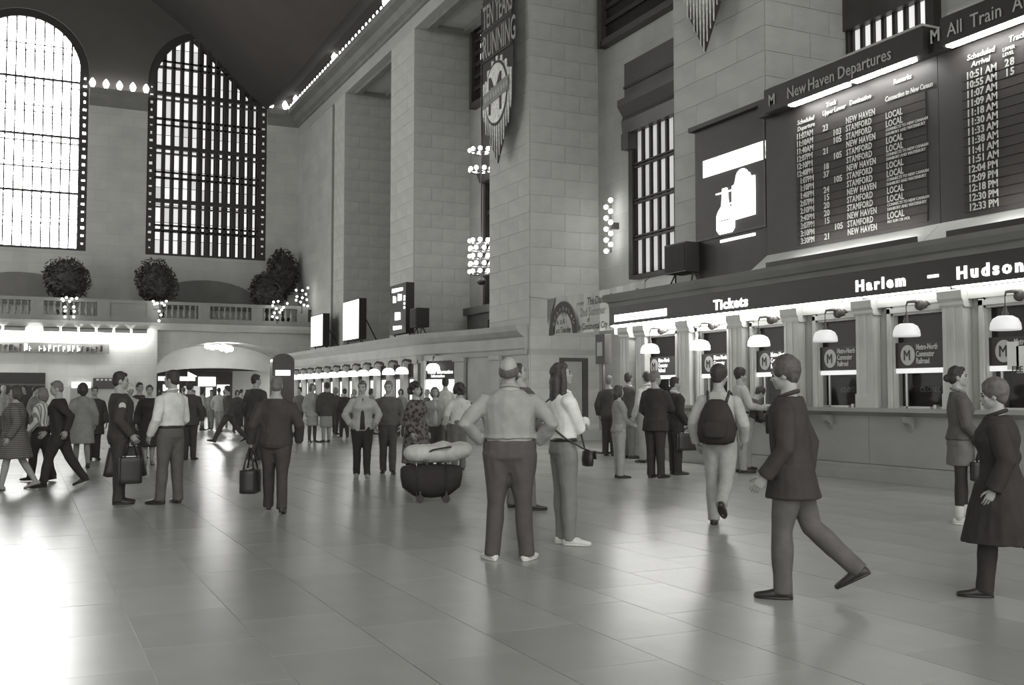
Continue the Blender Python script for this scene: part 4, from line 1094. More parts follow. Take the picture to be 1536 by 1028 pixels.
    for (hip, kn, an, fd) in J:
        limb(B, [hip+V((0,0,.02)), hip.lerp(kn, .35), kn, kn.lerp(an, .3), an], [.088*gw**.6, .078, .054, .056, .036], 10)
        fu = (V((0,0,1)) - fd*fd.z).normalized()
        limb(B, [an, an+fd*.06-fu*.045, an+fd*.15-fu*.06], [.034, .03, .02], 8)
    for (S_, e, w) in A:
        limb(B, [S_, S_.lerp(e, .5), e, e.lerp(w, .35), w], [.048, .045, .038, .037, .026], 10)
    limb(B, [up(V((0,-.02,1.46))), hp(0,-.02,.02), hp(0,-.01,.09)], [.062 if not fem else .052, .056 if not fem else .047, .055], 12)
    fs_ = 1.0 if not fem else .95
    ell(B, hp(0,-.01,.135), (.075*fs_,.094*fs_,.098*fs_), Hm)
    ell(B, hp(0,.028,.075), (.060*fs_,.066*fs_,.075*fs_), Hm)
    ell(B, hp(0,.066,.022), (.024,.022,.022), Hm)
    ell(B, hp(0,.073,.128), (.052,.016,.016), Hm)                           # brow
    if not far:
        limb(B, [hp(0,.084,.122), hp(0,.100,.092), hp(0,.103,.080)], [.009,.012,.012], 8)
        ell(B, hp(0,.086,.047), (.022,.010,.012), Hm)
        for sd in (-1, 1):
            ell(B, hp(sd*.074,-.008,.098), (.010,.022,.033), Hm)
            ell(B, hp(sd*.045,.062,.088), (.02,.018,.018), Hm)                # cheek
    bm = fuse(B, min(vox, .016) if not far else vox, 1)
    # hands, joined to the wrists
    h_ = MB()
    if not far:
        for i, sd in enumerate((-1, 1)):
            S_, e, w = A[i]
            dirn = (w-e).normalized(); pn = V(hd.get('ln' if i == 0 else 'rn', (-1, .25, 0))); pn = V((pn.x*sd, pn.y, pn.z))
            dd = hd.get('ld' if i == 0 else 'rd')
            if dd: dirn = V((dd[0]*sd, dd[1], dd[2])).normalized()
            hand(h_, w, dirn, U @ pn, sd, hd.get('lc' if i == 0 else 'rc', curl), 1.0 if not fem else .9, 6 if dist < 14 else 5)
        q = MB(); q.v = [tuple(v.co) for v in bm.vertices]; q.f = [tuple(p.vertices) for p in bm.polygons]
        q.add(h_.v, h_.f); bpy.data.meshes.remove(bm); bm = q.mesh('body', True)
    fin(bm); bm.materials.append(SKIN); link('body', bm, root)
    if not far:
        for sd in (-1, 1):
            e_ = MB(); ell(e_, hp(sd*.031,.076,.112), (.0125,.011,.0095), Hm, 8, 6); me = e_.mesh('eye', True); fin(me); me.materials.append(EYE); link('eye', me, root)
            e_ = MB(); limb(e_, [hp(sd*.014,.089,.130), hp(sd*.034,.086,.136), hp(sd*.052,.072,.131)], [.004,.0055,.003], 6); me = e_.mesh('eyebrow', True); fin(me); me.materials.append(hair_mat(max(.04, hair_g*.8))); link('eyebrow', me, root)
        e_ = MB(); ell(e_, hp(0,.0925,.047), (.021,.006,.007), Hm, 10, 6); me = e_.mesh('mouth', True); fin(me); me.materials.append(LIP); link('mouth', me, root)
    # ---- hair
    h_ = MB()
    if hair == 'bald':
        for k in range(-6, 7):
            a = math.pi*(.5+.0) + k*.235
            ell(h_, hp(.071*math.sin(k*.235), -.012-.082*math.cos(k*.235), .095+.012*abs(k)/6), (.022,.02,.045), Hm, 8, 6)
    else:
        ell(h_, hp(0,-.022,.150), (.084*fs_,.094*fs_,.096*fs_), Hm)
        ell(h_, hp(0,-.050,.105), (.073,.062,.080), Hm)
        ell(h_, hp(0,.035,.195), (.056,.045,.034), Hm)
        for sd in (-1, 1): limb(h_, [hp(sd*.070,.012,.155), hp(sd*.074,.012,.10)], [.018,.010], 6)
        if hair == 'long':
            limb(h_, [hp(0,-.03,.17), hp(0,-.075,.06), hp(0,-.095,-.08), hp(0,-.105,-.22)], [.09,.085,.088,.06], 12, .62)
            for sd in (-1, 1): limb(h_, [hp(sd*.068,.01,.17), hp(sd*.083,.0,.06), hp(sd*.08,-.03,-.08), hp(sd*.06,-.06,-.19)], [.034,.036,.04,.025], 8)
        if hair == 'bob':
            limb(h_, [hp(0,-.03,.17), hp(0,-.06,.06), hp(0,-.055,.0)], [.09,.092,.07], 12, .7)
            for sd in (-1, 1): limb(h_, [hp(sd*.07,.012,.17), hp(sd*.084,.012,.07), hp(sd*.074,.005,.01)], [.032,.034,.022], 8)
        if hair == 'curly':
            rs = random.Random(seed)
            for k in range(40):
                a = rs.uniform(0, 6.28); b = rs.uniform(-.7, 1.4)
                px = .105*math.cos(b)*math.cos(a); py = -.03+.115*math.cos(b)*math.sin(a); pz = .12+.125*math.sin(b)
                if py > .045 and pz < .17: continue
                ell(h_, hp(px, py, pz), (.042,.042,.042), Hm, 8, 6)
        if hair == 'bun':
            ell(h_, hp(0,-.115,.10), (.045,.045,.045), Hm)
        if hair == 'full':
            ell(h_, hp(0,-.025,.155), (.098,.108,.108), Hm)
    hm = fuse(h_, max(vox, .011), 1, .006 if hair != 'bald' else .003, 28, seed, .6); fin(hm); hm.materials.append(hair_mat(hair_g)); link('hair', hm, root)
    # ---- upper garment
    g = MB()
    loose = {'shirt': .022, 'blouse': .028, 'sweater': .026, 'jacket': .032, 'coat': .038, 'dress': .02}[top]
    hz = hem if hem is not None else {'shirt': 1.03, 'blouse': 1.03, 'sweater': .93, 'jacket': .80, 'coat': .52, 'dress': .5}[top]
    if hz >= .80: torso(g, hz, 1.485, loose, 18, 0, (lambda z, a, b: (a*(1.05 if z < hz+.02 and top in ('shirt','sweater') else 1), b*(1.05 if z < hz+.02 and top in ('shirt','sweater') else 1))))
    else:
        torso(g, .84, 1.485, loose, 18)
        sp = max(abs((J[0][1]-J[1][1]).y), 0)*.28
        my = (J[0][1].y+J[1][1].y)/2*.7
        loft(g, [(V((0, my*(.98-z)/.5, z)), X_, Y_, (.18+.035*(.95-z)/.4*flare)*gw+loose, .125*gw+loose+(sp+.04*flare)*(.98-z)/.45) for z in (.98, .88, .78, .68, .58, hz) if z >= hz], 20)
    arm_add = {'shirt': .019, 'blouse': .024, 'sweater': .022, 'jacket': .026, 'coat': .028, 'dress': .018}[top]
    for (S_, e, w) in A:
        d = (w-e).normalized()
        if sleeve >= 1: pts = [S_+V((0,0,.0)), S_.lerp(e, .3), S_.lerp(e, .7), e, e.lerp(w, .5), w-d*.0]; rr = [.052, .052, .048, .044, .040, .034]
        else: pts = [S_, S_.lerp(e, .5), S_.lerp(e, .5+sleeve*.4)]; rr = [.060, .054, .052]
        limb(g, pts, [r*(.75+.25*gw)+arm_add for r in rr], 12, round_ends=False)
        ell(g, S_+V((0,0,-.012)), (.052+arm_add*.6,.058+arm_add*.6,.050+arm_add*.5))
    gm = fuse(g, cv, 2, .011 if dist < 22 else .005, 8, seed); fin(gm)
    tm = cloth(top_g, top_pat); gm.materials.append(tm)
    go = link({'shirt': 'shirt', 'blouse': 'blouse', 'sweater': 'sweater', 'jacket': 'jacket', 'coat': 'coat', 'dress': 'dress'}[top], gm, root)
    if collar is not None and not far:
        c_ = MB()
        c = up(V((0,-.012,1.505))); 
        ring = [c + U @ V((.075*math.cos(t_), .072*math.sin(t_), -.022*math.sin(t_))) for t_ in [2*math.pi*k/20 for k in range(21)]]
        c_.tube(ring, .017, 7); me = c_.mesh('collar', True); fin(me); me.materials.append(cloth(collar)); link('collar', me, root)
    if open_front is not None and not far:
        c_ = MB()
        fy_ = [(1.46,.098),(1.38,.138),(1.28,.152),(1.15,.144),(1.02,.148),(max(hz+.03, .86),.152)]
        loft(c_, [(up(V((0, (f-.03)*(.55+.45*gw)+.012*(gw-1), z))), U @ X_, U @ Y_, .022+.035*(1.46-z)/.6, .034) for z, f in fy_], 8)
        me = c_.mesh('shirt_front', True); fin(me); me.materials.append(cloth(open_front)); link('shirt_front', me, root)
    # ---- lower garment
    lm = MB()
    if bottom in ('trousers', 'jeans', 'tights'):
        ad = {'trousers': .017, 'jeans': .012, 'tights': .005}[bottom]
        torso(lm, .77, 1.045, ad*.9+.006, 16, 0, lambda z, a, b: (a*min(1, .6+.4*(z-.77)/.14), b*min(1, .7+.3*(z-.77)/.14)))
        for (hip, kn, an, fd) in J:
            d = (an-kn).normalized()
            hemr = {'trousers': .068, 'jeans': .058, 'tights': .040}[bottom]
            end = an + d*(.035 if bottom != 'tights' else .0)
            limb(lm, [hip+V((0,0,.0)), hip.lerp(kn, .3), hip.lerp(kn, .7), kn, kn.lerp(an, .35), kn.lerp(an, .75), end],
                 [(.178 if fem else .172)*gw-.082+ad, (.093*gw**.9)+ad, .072*gw**.5+ad, .060+ad, (.058 if bottom == 'tights' else .06)+ad, hemr if bottom != 'tights' else .043, hemr], 14, 1.05, round_ends=False)
    if bottom == 'skirt':
        torso(lm, .84, 1.05, .012, 16)
        my = (J[0][1].y+J[1][1].y)/2*.6; sp = abs((J[0][1]-J[1][1]).y)*.25
        loft(lm, [(V((0, my*(.98-z)/.5, z)), X_, Y_, .185*gw+.01*flare*(.95-z)/.4, .13*gw+(sp+.02*flare)*(.98-z)/.45) for z in (.98, .88, .76, .64, skirt_hem) if z >= skirt_hem], 18)
    if lm.v:
        me = fuse(lm, cv, 6, .010 if bottom != 'tights' and dist < 22 else .002, 7, seed+5, .5); fin(me); me.materials.append(cloth(bot_g))
        link({'trousers': 'trousers', 'jeans': 'jeans', 'tights': 'tights', 'skirt': 'skirt'}[bottom], me, root)
    if top in ('shirt', 'blouse') and bottom in ('trousers', 'jeans') and 1.0 < hz < 1.05 and not far:
        q = MB(); torso(q, 1.01, 1.045, .027, 20); me = q.mesh('belt', True); fin(me); me.materials.append(LEATHER); link('belt', me, root)
    if top == 'jacket' and open_front is None and not far:
        for sd in (-1, 1):                                   # lapels
            q = MB(); k_ = .55+.45*gw
            pr = [(sd*.055,1.47,.062),(sd*.085,1.44,.098),(sd*.105,1.36,.142),(sd*.03,1.24,.158),(sd*.012,1.22,.158),(sd*.05,1.36,.15)]
            q.add([up(V((a, b*k_-.012+.02, z))) for a, z, b in pr] + [up(V((a, b*k_-.03, z))) for a, z, b in pr], [tuple(range(6)), tuple(range(6, 12))[::-1]] + [(i, (i+1) % 6, 6+(i+1) % 6, 6+i) for i in range(6)])
            me = q.mesh('lapel'); fin(me); me.materials.append(tm); link('lapel', me, root)
    if bare_legs is not None or boots:
        for hip, kn, an, fd in J:
            if bare_legs is not None and bottom != 'tights':
                q = MB(); limb(q, [hip.lerp(kn, .6), kn, kn.lerp(an, .3), an], [.074,.058,.060,.040], 12)
                me = q.mesh('stocking', True); fin(me); me.materials.append(cloth(bare_legs)); link('stocking', me, root)
    # ---- shoes
    sg = shoe_g if shoe_g is not None else .03
    sm_ = LEATHER if sg < .1 else (WHITE_SHOE if sg > .5 else cloth(sg))
    for hip, kn, an, fd in J:
        fu = (V((0,0,1)) - fd*fd.z).normalized(); rt_ = fd.cross(fu)
        c = an - fu*.075
        q = MB(); lift_ = .0
        rings = [(c-fd*.068+fu*.030, rt_, fu, .018, .022), (c-fd*.055+fu*.036, rt_, fu, .034, .036), (c-fd*.01+fu*.046, rt_, fu, .040, .046), (c+fd*.05+fu*.042, rt_, fu, .043, .042),
                 (c+fd*.10+fu*.032, rt_, fu, .047, .032), (c+fd*.155+fu*.026, rt_, fu, .044, .026), (c+fd*.195+fu*.022, rt_, fu, .030, .021), (c+fd*.21+fu*.02, rt_, fu, .012, .012)]
        loft(q, rings, 12)
        if boots: limb(q, [c+fu*.05, an+(kn-an)*.12, an+(kn-an)*boots], [.046, .05, .052], 12, round_ends=False)
        else: limb(q, [c+fu*.04, an+fu*.0], [.042, .044], 10, round_ends=False)
        me = q.mesh('shoe', True); fin(me); me.materials.append(sm_); so = link('shoe', me, root)
        if not far:
            q = MB(); loft(q, [(c+fd*.068, rt_, fd, .040, .136), (c+fu*.006+fd*.068, rt_, fd, .046, .142), (c+fu*.016+fd*.068, rt_, fd, .046, .142), (c+fu*.02+fd*.068, rt_, fd, .04, .136)], 14)
            me = q.mesh('sole', True); fin(me); me.materials.append(LEATHER if sg < .5 else WHITE_SHOE); link('sole', me, so)
    info = dict(root=root, s=s, dz=dz, A=A, up=up, U=U, J=J, M=root.matrix_basis.copy())
    info['world'] = lambda p: Matrix.Translation((x, y, 0)) @ Matrix.Rotation(R(turn), 4, 'Z') @ (V(p)*s + V((0, 0, dz*s)))
    info['fin'] = fin
    return info
def add_part(info, mb, name, m, fusev=0, label=None):
    me = fuse(mb, fusev, 2, .003, 8, 1) if fusev else mb.mesh(name, True)
    me.name = name; info['fin'](me); me.materials.append(m); o = link(name, me, info['root'])
    if label: o['label'] = label
    return o
def held_bag(name, pos, size, label, g=.03, rz=0.0, handle=.28, cat='bag', flare=1.0, shape='box'):
    """a bag whose handle top is at pos"""
    b = empty(name, pos, rz); tag(b, label, cat)
    w, d, h = size
    q = MB(); n = 16; rings = []
    for f in (0, .04, .2, .5, .8, .96, 1):
        k = (1+(flare-1)*(1-f)) * (.86 if f in (0, 1) else 1)
        rings.append((V((0, 0, -handle-h+h*f)), X_, Y_, w/2*k, d/2*k))
    # squarish section
    vs, fs = [], []
    for c, a, bb, ra, rb in rings:
        for k in range(n):
            t = 2*math.pi*k/n; cx, sy = math.cos(t), math.sin(t)
            e = .45
            vs.append(c + a*ra*math.copysign(abs(cx)**e, cx) + bb*rb*math.copysign(abs(sy)**e, sy))
    for i in range(len(rings)-1):
        for k in range(n): fs.append((i*n+k, i*n+(k+1) % n, (i+1)*n+(k+1) % n, (i+1)*n+k))
    fs += [tuple(range(n))[::-1], tuple(range((len(rings)-1)*n, len(rings)*n))]
    m = LEATHER if g < .06 else cloth(g)
    q.add(vs, fs).build('bag_body', m, b, True)
    for sd in (-1, 1):
        MB().tube([(-w*.28, sd*d*.3, -handle-.02), (-w*.18, sd*d*.15, -handle*.35), (0, sd*.01, 0), (w*.18, sd*d*.15, -handle*.35), (w*.28, sd*d*.3, -handle-.02)], .011, 6).build('handle', m, b, True)
    MB().box(-w*.34, w*.34, -.008, .008, -handle-.01, -handle+.012).build('clasp', ALU, b)
    return b
# ---- the figures nearest the camera
big = person('heavy balding man seen from behind with hands on hips and white sneakers', 3.99, 8.51, -28, 1.85, girth=1.28, stance=.15, toes=(28,22), hands=dict(l=(.25,.04,1.04), r=(.25,.04,1.04), lp=(.8,-.7,-.1), rp=(.8,-.7,-.1), ln=(0,.2,1), rn=(0,.2,1), ld=(-.45,.85,-.1), rd=(-.45,.85,-.1)), head=(8,12), hair='bald', hair_g=.09, top='shirt', top_g=.30, hem=1.06, bottom='trousers', bot_g=.075, shoe_g=.6, collar=.3)
behind = person('dark-haired man looking up, mostly hidden behind the heavy man', 5.89, 12.2, -81, 1.92, girth=1.05, stance=.2, toes=(20,15), head=(20,18), hair='short', hair_g=.05, top='jacket', top_g=.10, bot_g=.14, shoe_g=.04, hands=dict(l=(.2,.2,1.0), r=(.22,.15,.95)))
wom = person('long-haired woman in white blouse and jeans standing with arms crossed', 4.9, 9.17, -100, 1.82, sex='f', girth=.98, stance=.085, toes=(5,30), legs=((0,0),(3,2)), head=(8,10), hair='long', hair_g=.055, top='blouse', top_g=.68, bottom='jeans', bot_g=.20, shoe_g=.68, collar=.7, hands=dict(l=(-.02,.20,1.15), r=(-.09,.25,1.19), lp=(.7,-.2,-.8), rp=(.7,-.2,-.8), ln=(-.2,-.6,-.5), rn=(-.2,-.6,-.5), ld=(-1,.15,.1), rd=(-1,.05,.12)))
tall = person('man in dark jacket and grey trousers striding left near the camera', 5.15, 6.07, 42, 1.78, girth=1.0, lean=3, stance=.08, legs=((8,8),(-18,30)), toes=(4,4), head=(5,-6), hair='full', hair_g=.07, top='jacket', top_g=.036, hem=.74, bot_g=.095, collar=.04, shoe_g=.03, hands=dict(l=(.24,.16,.92), r=(.24,-.08,.88)))
tights = person('woman in short skirt, black tights and white ankle boots beside the counter', 9.83, 8.66, -127, 1.83, sex='f', stance=.085, toes=(4,12), legs=((4,2),(-3,0)), head=(3,2), hair='bun', hair_g=.035, top='sweater', top_g=.085, hem=.95, bottom='skirt', bot_g=.13, skirt_hem=.66, bare_legs=.03, shoe_g=.5, boots=.32, collar=.2, hands=dict(l=(.2,.16,.93), r=(.18,.20,.92)))
edge = person('woman in flared black coat walking left at the right edge', 6.57, 5.43, 38, 1.62, sex='f', girth=1.15, lean=3, stance=.08, legs=((12,6),(-20,26)), head=(0,-4), hair='full', hair_g=.10, top='coat', top_g=.027, collar=.03, hem=.46, flare=1.7, bottom='trousers', bot_g=.03, shoe_g=.03, hands=dict(l=(.26,.05,.9), r=(.26,.0,.9)))
pack = person('walker in light clothes with a big black backpack', 7.23, 9.75, -45, 1.83, sex='m', lean=2, stance=.08, legs=((6,4),(-8,52)), toes=(4,4), head=(20,-6), hair='full', hair_g=.045, top='shirt', top_g=.40, hem=.98, bot_g=.33, shoe_g=.03, boots=.3, hands=dict(l=(.26,.02,.92), r=(.25,.16,.95)))
# ---- by the near counter
bsuit = person('grey-haired man in black suit standing before the counter', 10.25, 15.7, -68, 1.92, girth=1.1, stance=.1, toes=(10,10), head=(25,-4), hair='short', hair_g=.15, top='jacket', top_g=.035, hem=.78, bot_g=.035, shoe_g=.03, hands=dict(l=(.2,.22,1.0), r=(.05,.34,1.10), rp=(1,-.5,-.6)))
brief = person('man in black suit with briefcase beside the grey-haired man in black suit', 11.01, 16.19, -94, 1.82, girth=1.0, stance=.09, toes=(8,8), head=(5,-2), hair='short', hair_g=.035, top='jacket', top_g=.032, hem=.80, bot_g=.032, collar=.6, hands=dict(l=(.2,.22,1.0), r=(.22,.12,.93)))
lgs = person('woman in pale grey outfit with hands held in front', 9.66, 15.98, -103, 1.66, sex='f', stance=.08, toes=(5,5), head=(0,0), hair='bob', hair_g=.06, top='sweater', top_g=.24, hem=.88, bottom='trousers', bot_g=.30, shoe_g=.05, hands=dict(l=(.02,.27,1.02), r=(.0,.27,1.0)))
person('man in dark suit standing behind the woman in pale grey outfit', 12.86, 21.73, -51, 1.95, stance=.09, hair='short', hair_g=.15, top='jacket', top_g=.05, bot_g=.04)
person('dark-haired man with folded arms looking over his shoulder by the counter', 12.75, 20.64, -87, 2.0, stance=.09, toes=(12,12), head=(-30,5), hair='short', hair_g=.05, top='jacket', top_g=.07, bot_g=.17, collar=.5, hands=dict(l=(-.1,.24,1.17), r=(-.12,.2,1.15), lp=(.7,-.2,-.8), rp=(.7,-.2,-.8)))
person('man in pale shirt mostly hidden behind the grey-haired man in black suit', 12.35, 19.28, 7, 2.0, stance=.09, head=(20,5), hair='short', hair_g=.05, top='shirt', top_g=.38, bot_g=.3, collar=.6)
person('dark-haired person in light shirt half hidden behind the backpack wearer', 12.42, 16.06, -108, 2.0, stance=.1, head=(0,-5), hair='full', hair_g=.045, top='shirt', top_g=.42, bot_g=.30, shoe_g=.05, hands=dict(l=(.2,.3,1.1), r=(.2,.3,1.1)))
person('customer in dark top leaning on the ticket ledge', 12.86, 16.43, -106, 1.7, stance=.12, lean=24, girth=1.05, legs=((4,0),(-10,4)), head=(0,-10), hair='full', hair_g=.05, top='shirt', top_g=.06, hem=1.08, bot_g=.32, shoe_g=.05, hands=dict(l=(.16,.36,1.16), r=(.16,.36,1.16)))
# ---- left group
cop = person('policeman in black uniform with pale shoulder patch standing in profile', 1.2, 15.13, -85, 1.81, girth=1.05, stance=.10, toes=(8,10), legs=((2,0),(-2,0)), head=(5,-3), hair='short', hair_g=.035, top='jacket', top_g=.045, hem=.80, bot_g=.042, shoe_g=.025, hands=dict(l=(.26,.12,.93), r=(.25,.10,.93)))
white = person('man in white shirt and grey trousers standing opposite the policeman', 1.83, 14.84, 31, 1.83, girth=1.0, stance=.12, toes=(25,12), legs=((3,0),(-1,0)), head=(-20,-3), hair='short', hair_g=.04, top='shirt', top_g=.62, hem=1.04, bot_g=.10, shoe_g=.03, collar=.6, hands=dict(l=(.25,.10,.92), r=(.2,.24,1.0)))
jacket = person('grey-haired man in dark jacket walking away carrying a black bag', 2.89, 13.12, -14, 1.72, girth=1.12, stance=.09, legs=((14,4),(-6,8)), toes=(8,8), head=(0,-2), hair='short', hair_g=.13, top='jacket', top_g=.045, hem=.84, bot_g=.05, shoe_g=.03, hands=dict(l=(.32,.06,.91), r=(.30,.04,.92)))
person('dark-haired man in dark clothes just left of the walking grey-haired man', 4.7, 23.38, -51, 1.96, girth=1.05, legs=((14,4),(-12,18)), head=(25,0), hair='short', hair_g=.04, top='jacket', top_g=.05, bot_g=.045)
suit = person('grey-haired man in black suit striding left', 0.54, 18.37, 86, 1.75, lean=5, girth=1.0, stance=.08, legs=((20,8),(-20,14)), head=(0,-6), hair='short', hair_g=.15, top='jacket', top_g=.032, hem=.80, bot_g=.03, shoe_g=.03, hands=dict(l=(.24,-.1,.95), r=(.24,.22,.95)))
person('woman in vertically striped pale shirt and black trousers', 0.28, 19.62, 57, 1.61, sex='f', legs=((12,6),(-10,8)), head=(-10,0), hair='bob', hair_g=.16, top='shirt', top_g=.40, top_pat='vertical', bot_g=.03, shoe_g=.03, hands=dict(l=(.24,.1,.95), r=(.2,.2,1.0)))
person('woman in finely striped dark coat walking at the left edge', -0.12, 18.03, 85, 1.66, sex='f', girth=1.25, legs=((14,4),(-16,14)), head=(0,-4), hair='bob', hair_g=.06, top='coat', top_g=.11, top_pat='stripe', hem=.55, flare=1.1, bottom='none', bare_legs=.34, shoe_g=.3)
person('dark-haired woman in pale grey coat walking away', 1.07, 22.58, 7, 1.73, sex='f', legs=((8,2),(-8,14)), hair='bob', hair_g=.04, top='coat', top_g=.22, hem=.52, bottom='none', bare_legs=.22, shoe_g=.05)
person("person in dark coat half hidden behind the policeman's back", 1.46, 25.42, -173, 1.67, stance=.08, hair='short', hair_g=.05, top='coat', top_g=.05, hem=.62, bot_g=.04)
person('white-haired woman in light top beside the policeman', 2.2, 25.08, -170, 1.7, sex='f', stance=.08, hair='full', hair_g=.6, top='blouse', top_g=.5, hem=.92, bottom='skirt', skirt_hem=.45, bot_g=.05, bare_legs=.25, hands=dict(l=(.02,.24,1.02), r=(.02,.24,1.0)))
person('woman in long black coat with a white collar facing the camera', 2.42, 23.25, -184, 1.7, sex='f', stance=.07, hair='short', hair_g=.06, top='coat', top_g=.028, hem=.40, flare=.8, bottom='none', bare_legs=.26, shoe_g=.2, collar=.6, head=(0,0))
person('dark-haired person between the white-haired woman and the black coat', 2.44, 25.5, -155, 1.77, hair='short', hair_g=.04, top='jacket', top_g=.05, bot_g=.05)
person('person in dark clothes half hidden behind the white-shirted man', 3.43, 24.49, -28, 1.79, hair='short', hair_g=.05, top='jacket', top_g=.06, hem=.78, bot_g=.05)
# ---- middle group
lj = person('woman in pale open jacket and black trousers walking towards the camera', 5.45, 17.8, -195, 1.73, sex='f', girth=1.08, legs=((8,2),(-6,8)), toes=(6,6), head=(15,-4), hair='short', hair_g=.09, top='jacket', top_g=.36, hem=.86, open_front=.04, bot_g=.03, shoe_g=.25, hands=dict(l=(.22,.14,.98), r=(.22,.14,.98), lp=(.8,-.8,0), rp=(.8,-.8,0)))
person('grey-haired man in dark sweater walking towards the camera', 6.21, 18.63, -198, 1.75, girth=1.02, legs=((6,2),(-5,6)), head=(10,-5), hair='short', hair_g=.13, top='sweater', top_g=.09, hem=.92, bot_g=.065, shoe_g=.04, collar=.4, hands=dict(l=(.24,.08,.93), r=(.24,.08,.93)))
person('woman with big curly black hair in a dark flowered coat', 6.04, 16.61, -140, 1.69, sex='f', girth=1.15, legs=((8,2),(-6,6)), head=(20,2), hair='curly', hair_g=.03, top='coat', top_g=.055, top_pat='floral', hem=.36, flare=.9, bottom='trousers', bot_g=.04, shoe_g=.4)
person('fair-haired woman in grey vest pushing the loaded luggage', 7.71, 20.09, -196, 1.65, sex='f', girth=1.05, head=(0,5), hair='bob', hair_g=.12, top='jacket', top_g=.26, open_front=.4, hem=.9, bot_g=.05, shoe_g=.05, hands=dict(l=(.2,.2,1.0), r=(.2,.2,1.0)))
person('curly-haired person in white top just left of the heavy man', 7.8, 19.01, -2, 1.7, hair='curly', hair_g=.04, top='shirt', top_g=.5, hem=.95, bot_g=.12, shoe_g=.05, hands=dict(l=(.26,.1,.95), r=(.22,.2,.95)))
person('person in pale top standing before the visitor information window', 9.26, 23.42, -32, 1.9, hair='short', hair_g=.03, top='shirt', top_g=.45, bot_g=.1)
# ---- far crowd
person('woman in light jacket and skirt with dark stockings', 8.07, 31.58, -164, 1.83, sex='f', hair='bob', hair_g=.12, top='jacket', top_g=.30, hem=.78, bottom='skirt', skirt_hem=.5, bot_g=.28, bare_legs=.06)
person('person in dark jacket beside the woman in light jacket and skirt', 8.46, 31.39, 15, 1.87, hair='short', hair_g=.05, top='jacket', top_g=.06, hem=.78, bottom='skirt', skirt_hem=.45, bot_g=.25, bare_legs=.25)
stride = person('man with widely spread legs striding left before the arch', 5.73, 32.68, 75, 1.85, legs=((30,6),(-30,12)), lean=5, hair='short', hair_g=.05, top='jacket', top_g=.08, hem=.84, bot_g=.06)
person('far bystander under the left end of the arch', 6.13, 45.81, 22, 1.78, sex='m', hair='short', hair_g=0.12, top='jacket', top_g=0.06, bot_g=0.1, legs=((6,2),(-4,6)), group='far crowd by the arch and booths')
person('dark-haired far bystander in grey under the arch, right of the white-shirted man', 6.08, 42.42, -178, 1.66, sex='m', hair='short', hair_g=0.04, top='jacket', top_g=0.2, bot_g=0.05, legs=((6,2),(-4,6)), group='far crowd by the arch and booths')
person('far bystander in pale top under the arch', 6.63, 43.81, -69, 1.75, sex='f', hair='bob', hair_g=0.05, top='shirt', top_g=0.3, bot_g=0.1, legs=((6,2),(-4,6)), group='far crowd by the arch and booths')
person('far bystander in grey top below the bright triangular sign', 7.07, 44.47, 151, 1.69, sex='m', hair='short', hair_g=0.04, top='jacket', top_g=0.25, bot_g=0.2, legs=((6,2),(-4,6)), group='far crowd by the arch and booths')
person('far bystander in white top under the arch crown', 6.99, 42.0, -29, 1.75, sex='m', hair='short', hair_g=0.06, top='jacket', top_g=0.45, bot_g=0.3, legs=((6,2),(-4,6)), group='far crowd by the arch and booths')
person('far bystander in dark clothes right of the striding man', 7.38, 40.28, -170, 1.66, sex='f', hair='bob', hair_g=0.05, top='jacket', top_g=0.08, bot_g=0.06, legs=((6,2),(-4,6)), group='far crowd by the arch and booths')
person('far walker in black right of the striding man', 7.23, 37.58, 89, 1.66, sex='m', hair='short', hair_g=0.05, top='jacket', top_g=0.06, bot_g=0.05, legs=((6,2),(-4,6)), group='far crowd by the arch and booths')
person('far bystander in the gap left of the white-shirted man', 4.75, 41.52, -107, 1.69, sex='f', hair='bob', hair_g=0.04, top='jacket', top_g=0.18, bot_g=0.06, legs=((6,2),(-4,6)), group='far crowd by the arch and booths')
person('far bystander in front of the dark kiosk', 8.78, 36.21, 126, 1.75, sex='m', hair='short', hair_g=0.05, top='jacket', top_g=0.14, bot_g=0.08, legs=((6,2),(-4,6)), group='far crowd by the arch and booths')
person('grey-haired far bystander in dark clothes by the lit booths', 10.43, 37.41, -46, 1.75, sex='f', hair='bob', hair_g=0.2, top='jacket', top_g=0.07, bot_g=0.05, legs=((6,2),(-4,6)), group='far crowd by the arch and booths')
person('far bystander in black by the lit booths', 9.91, 34.45, 4, 1.69, sex='m', hair='short', hair_g=0.05, top='shirt', top_g=0.05, bot_g=0.04, legs=((6,2),(-4,6)), group='far crowd by the arch and booths')
person('fair far bystander left of the woman in pale jacket', 11.43, 38.37, -187, 1.69, sex='f', hair='bob', hair_g=0.25, top='shirt', top_g=0.2, bot_g=0.1, legs=((6,2),(-4,6)), group='far crowd by the arch and booths')
person('far bystander in pale top behind the woman in pale jacket', 11.63, 36.84, -108, 1.72, sex='f', hair='bob', hair_g=0.06, top='jacket', top_g=0.3, bot_g=0.2, legs=((6,2),(-4,6)), group='far crowd by the arch and booths')
person('dark-haired far bystander between the sweater and the curly hair', 12.02, 34.68, 151, 1.69, sex='f', hair='bob', hair_g=0.04, top='jacket', top_g=0.25, bot_g=0.08, legs=((6,2),(-4,6)), group='far crowd by the arch and booths')
person('white-haired far bystander at the left frame edge', -0.58, 36.65, -29, 1.78, sex='m', hair='short', hair_g=0.5, top='jacket', top_g=0.3, bot_g=0.08, legs=((6,2),(-4,6)), group='far crowd by the arch and booths')
person('dark far bystander behind the striped coat', -0.01, 35.39, 150, 1.78, sex='m', hair='short', hair_g=0.05, top='jacket', top_g=0.06, bot_g=0.05, legs=((6,2),(-4,6)), group='far crowd by the arch and booths')
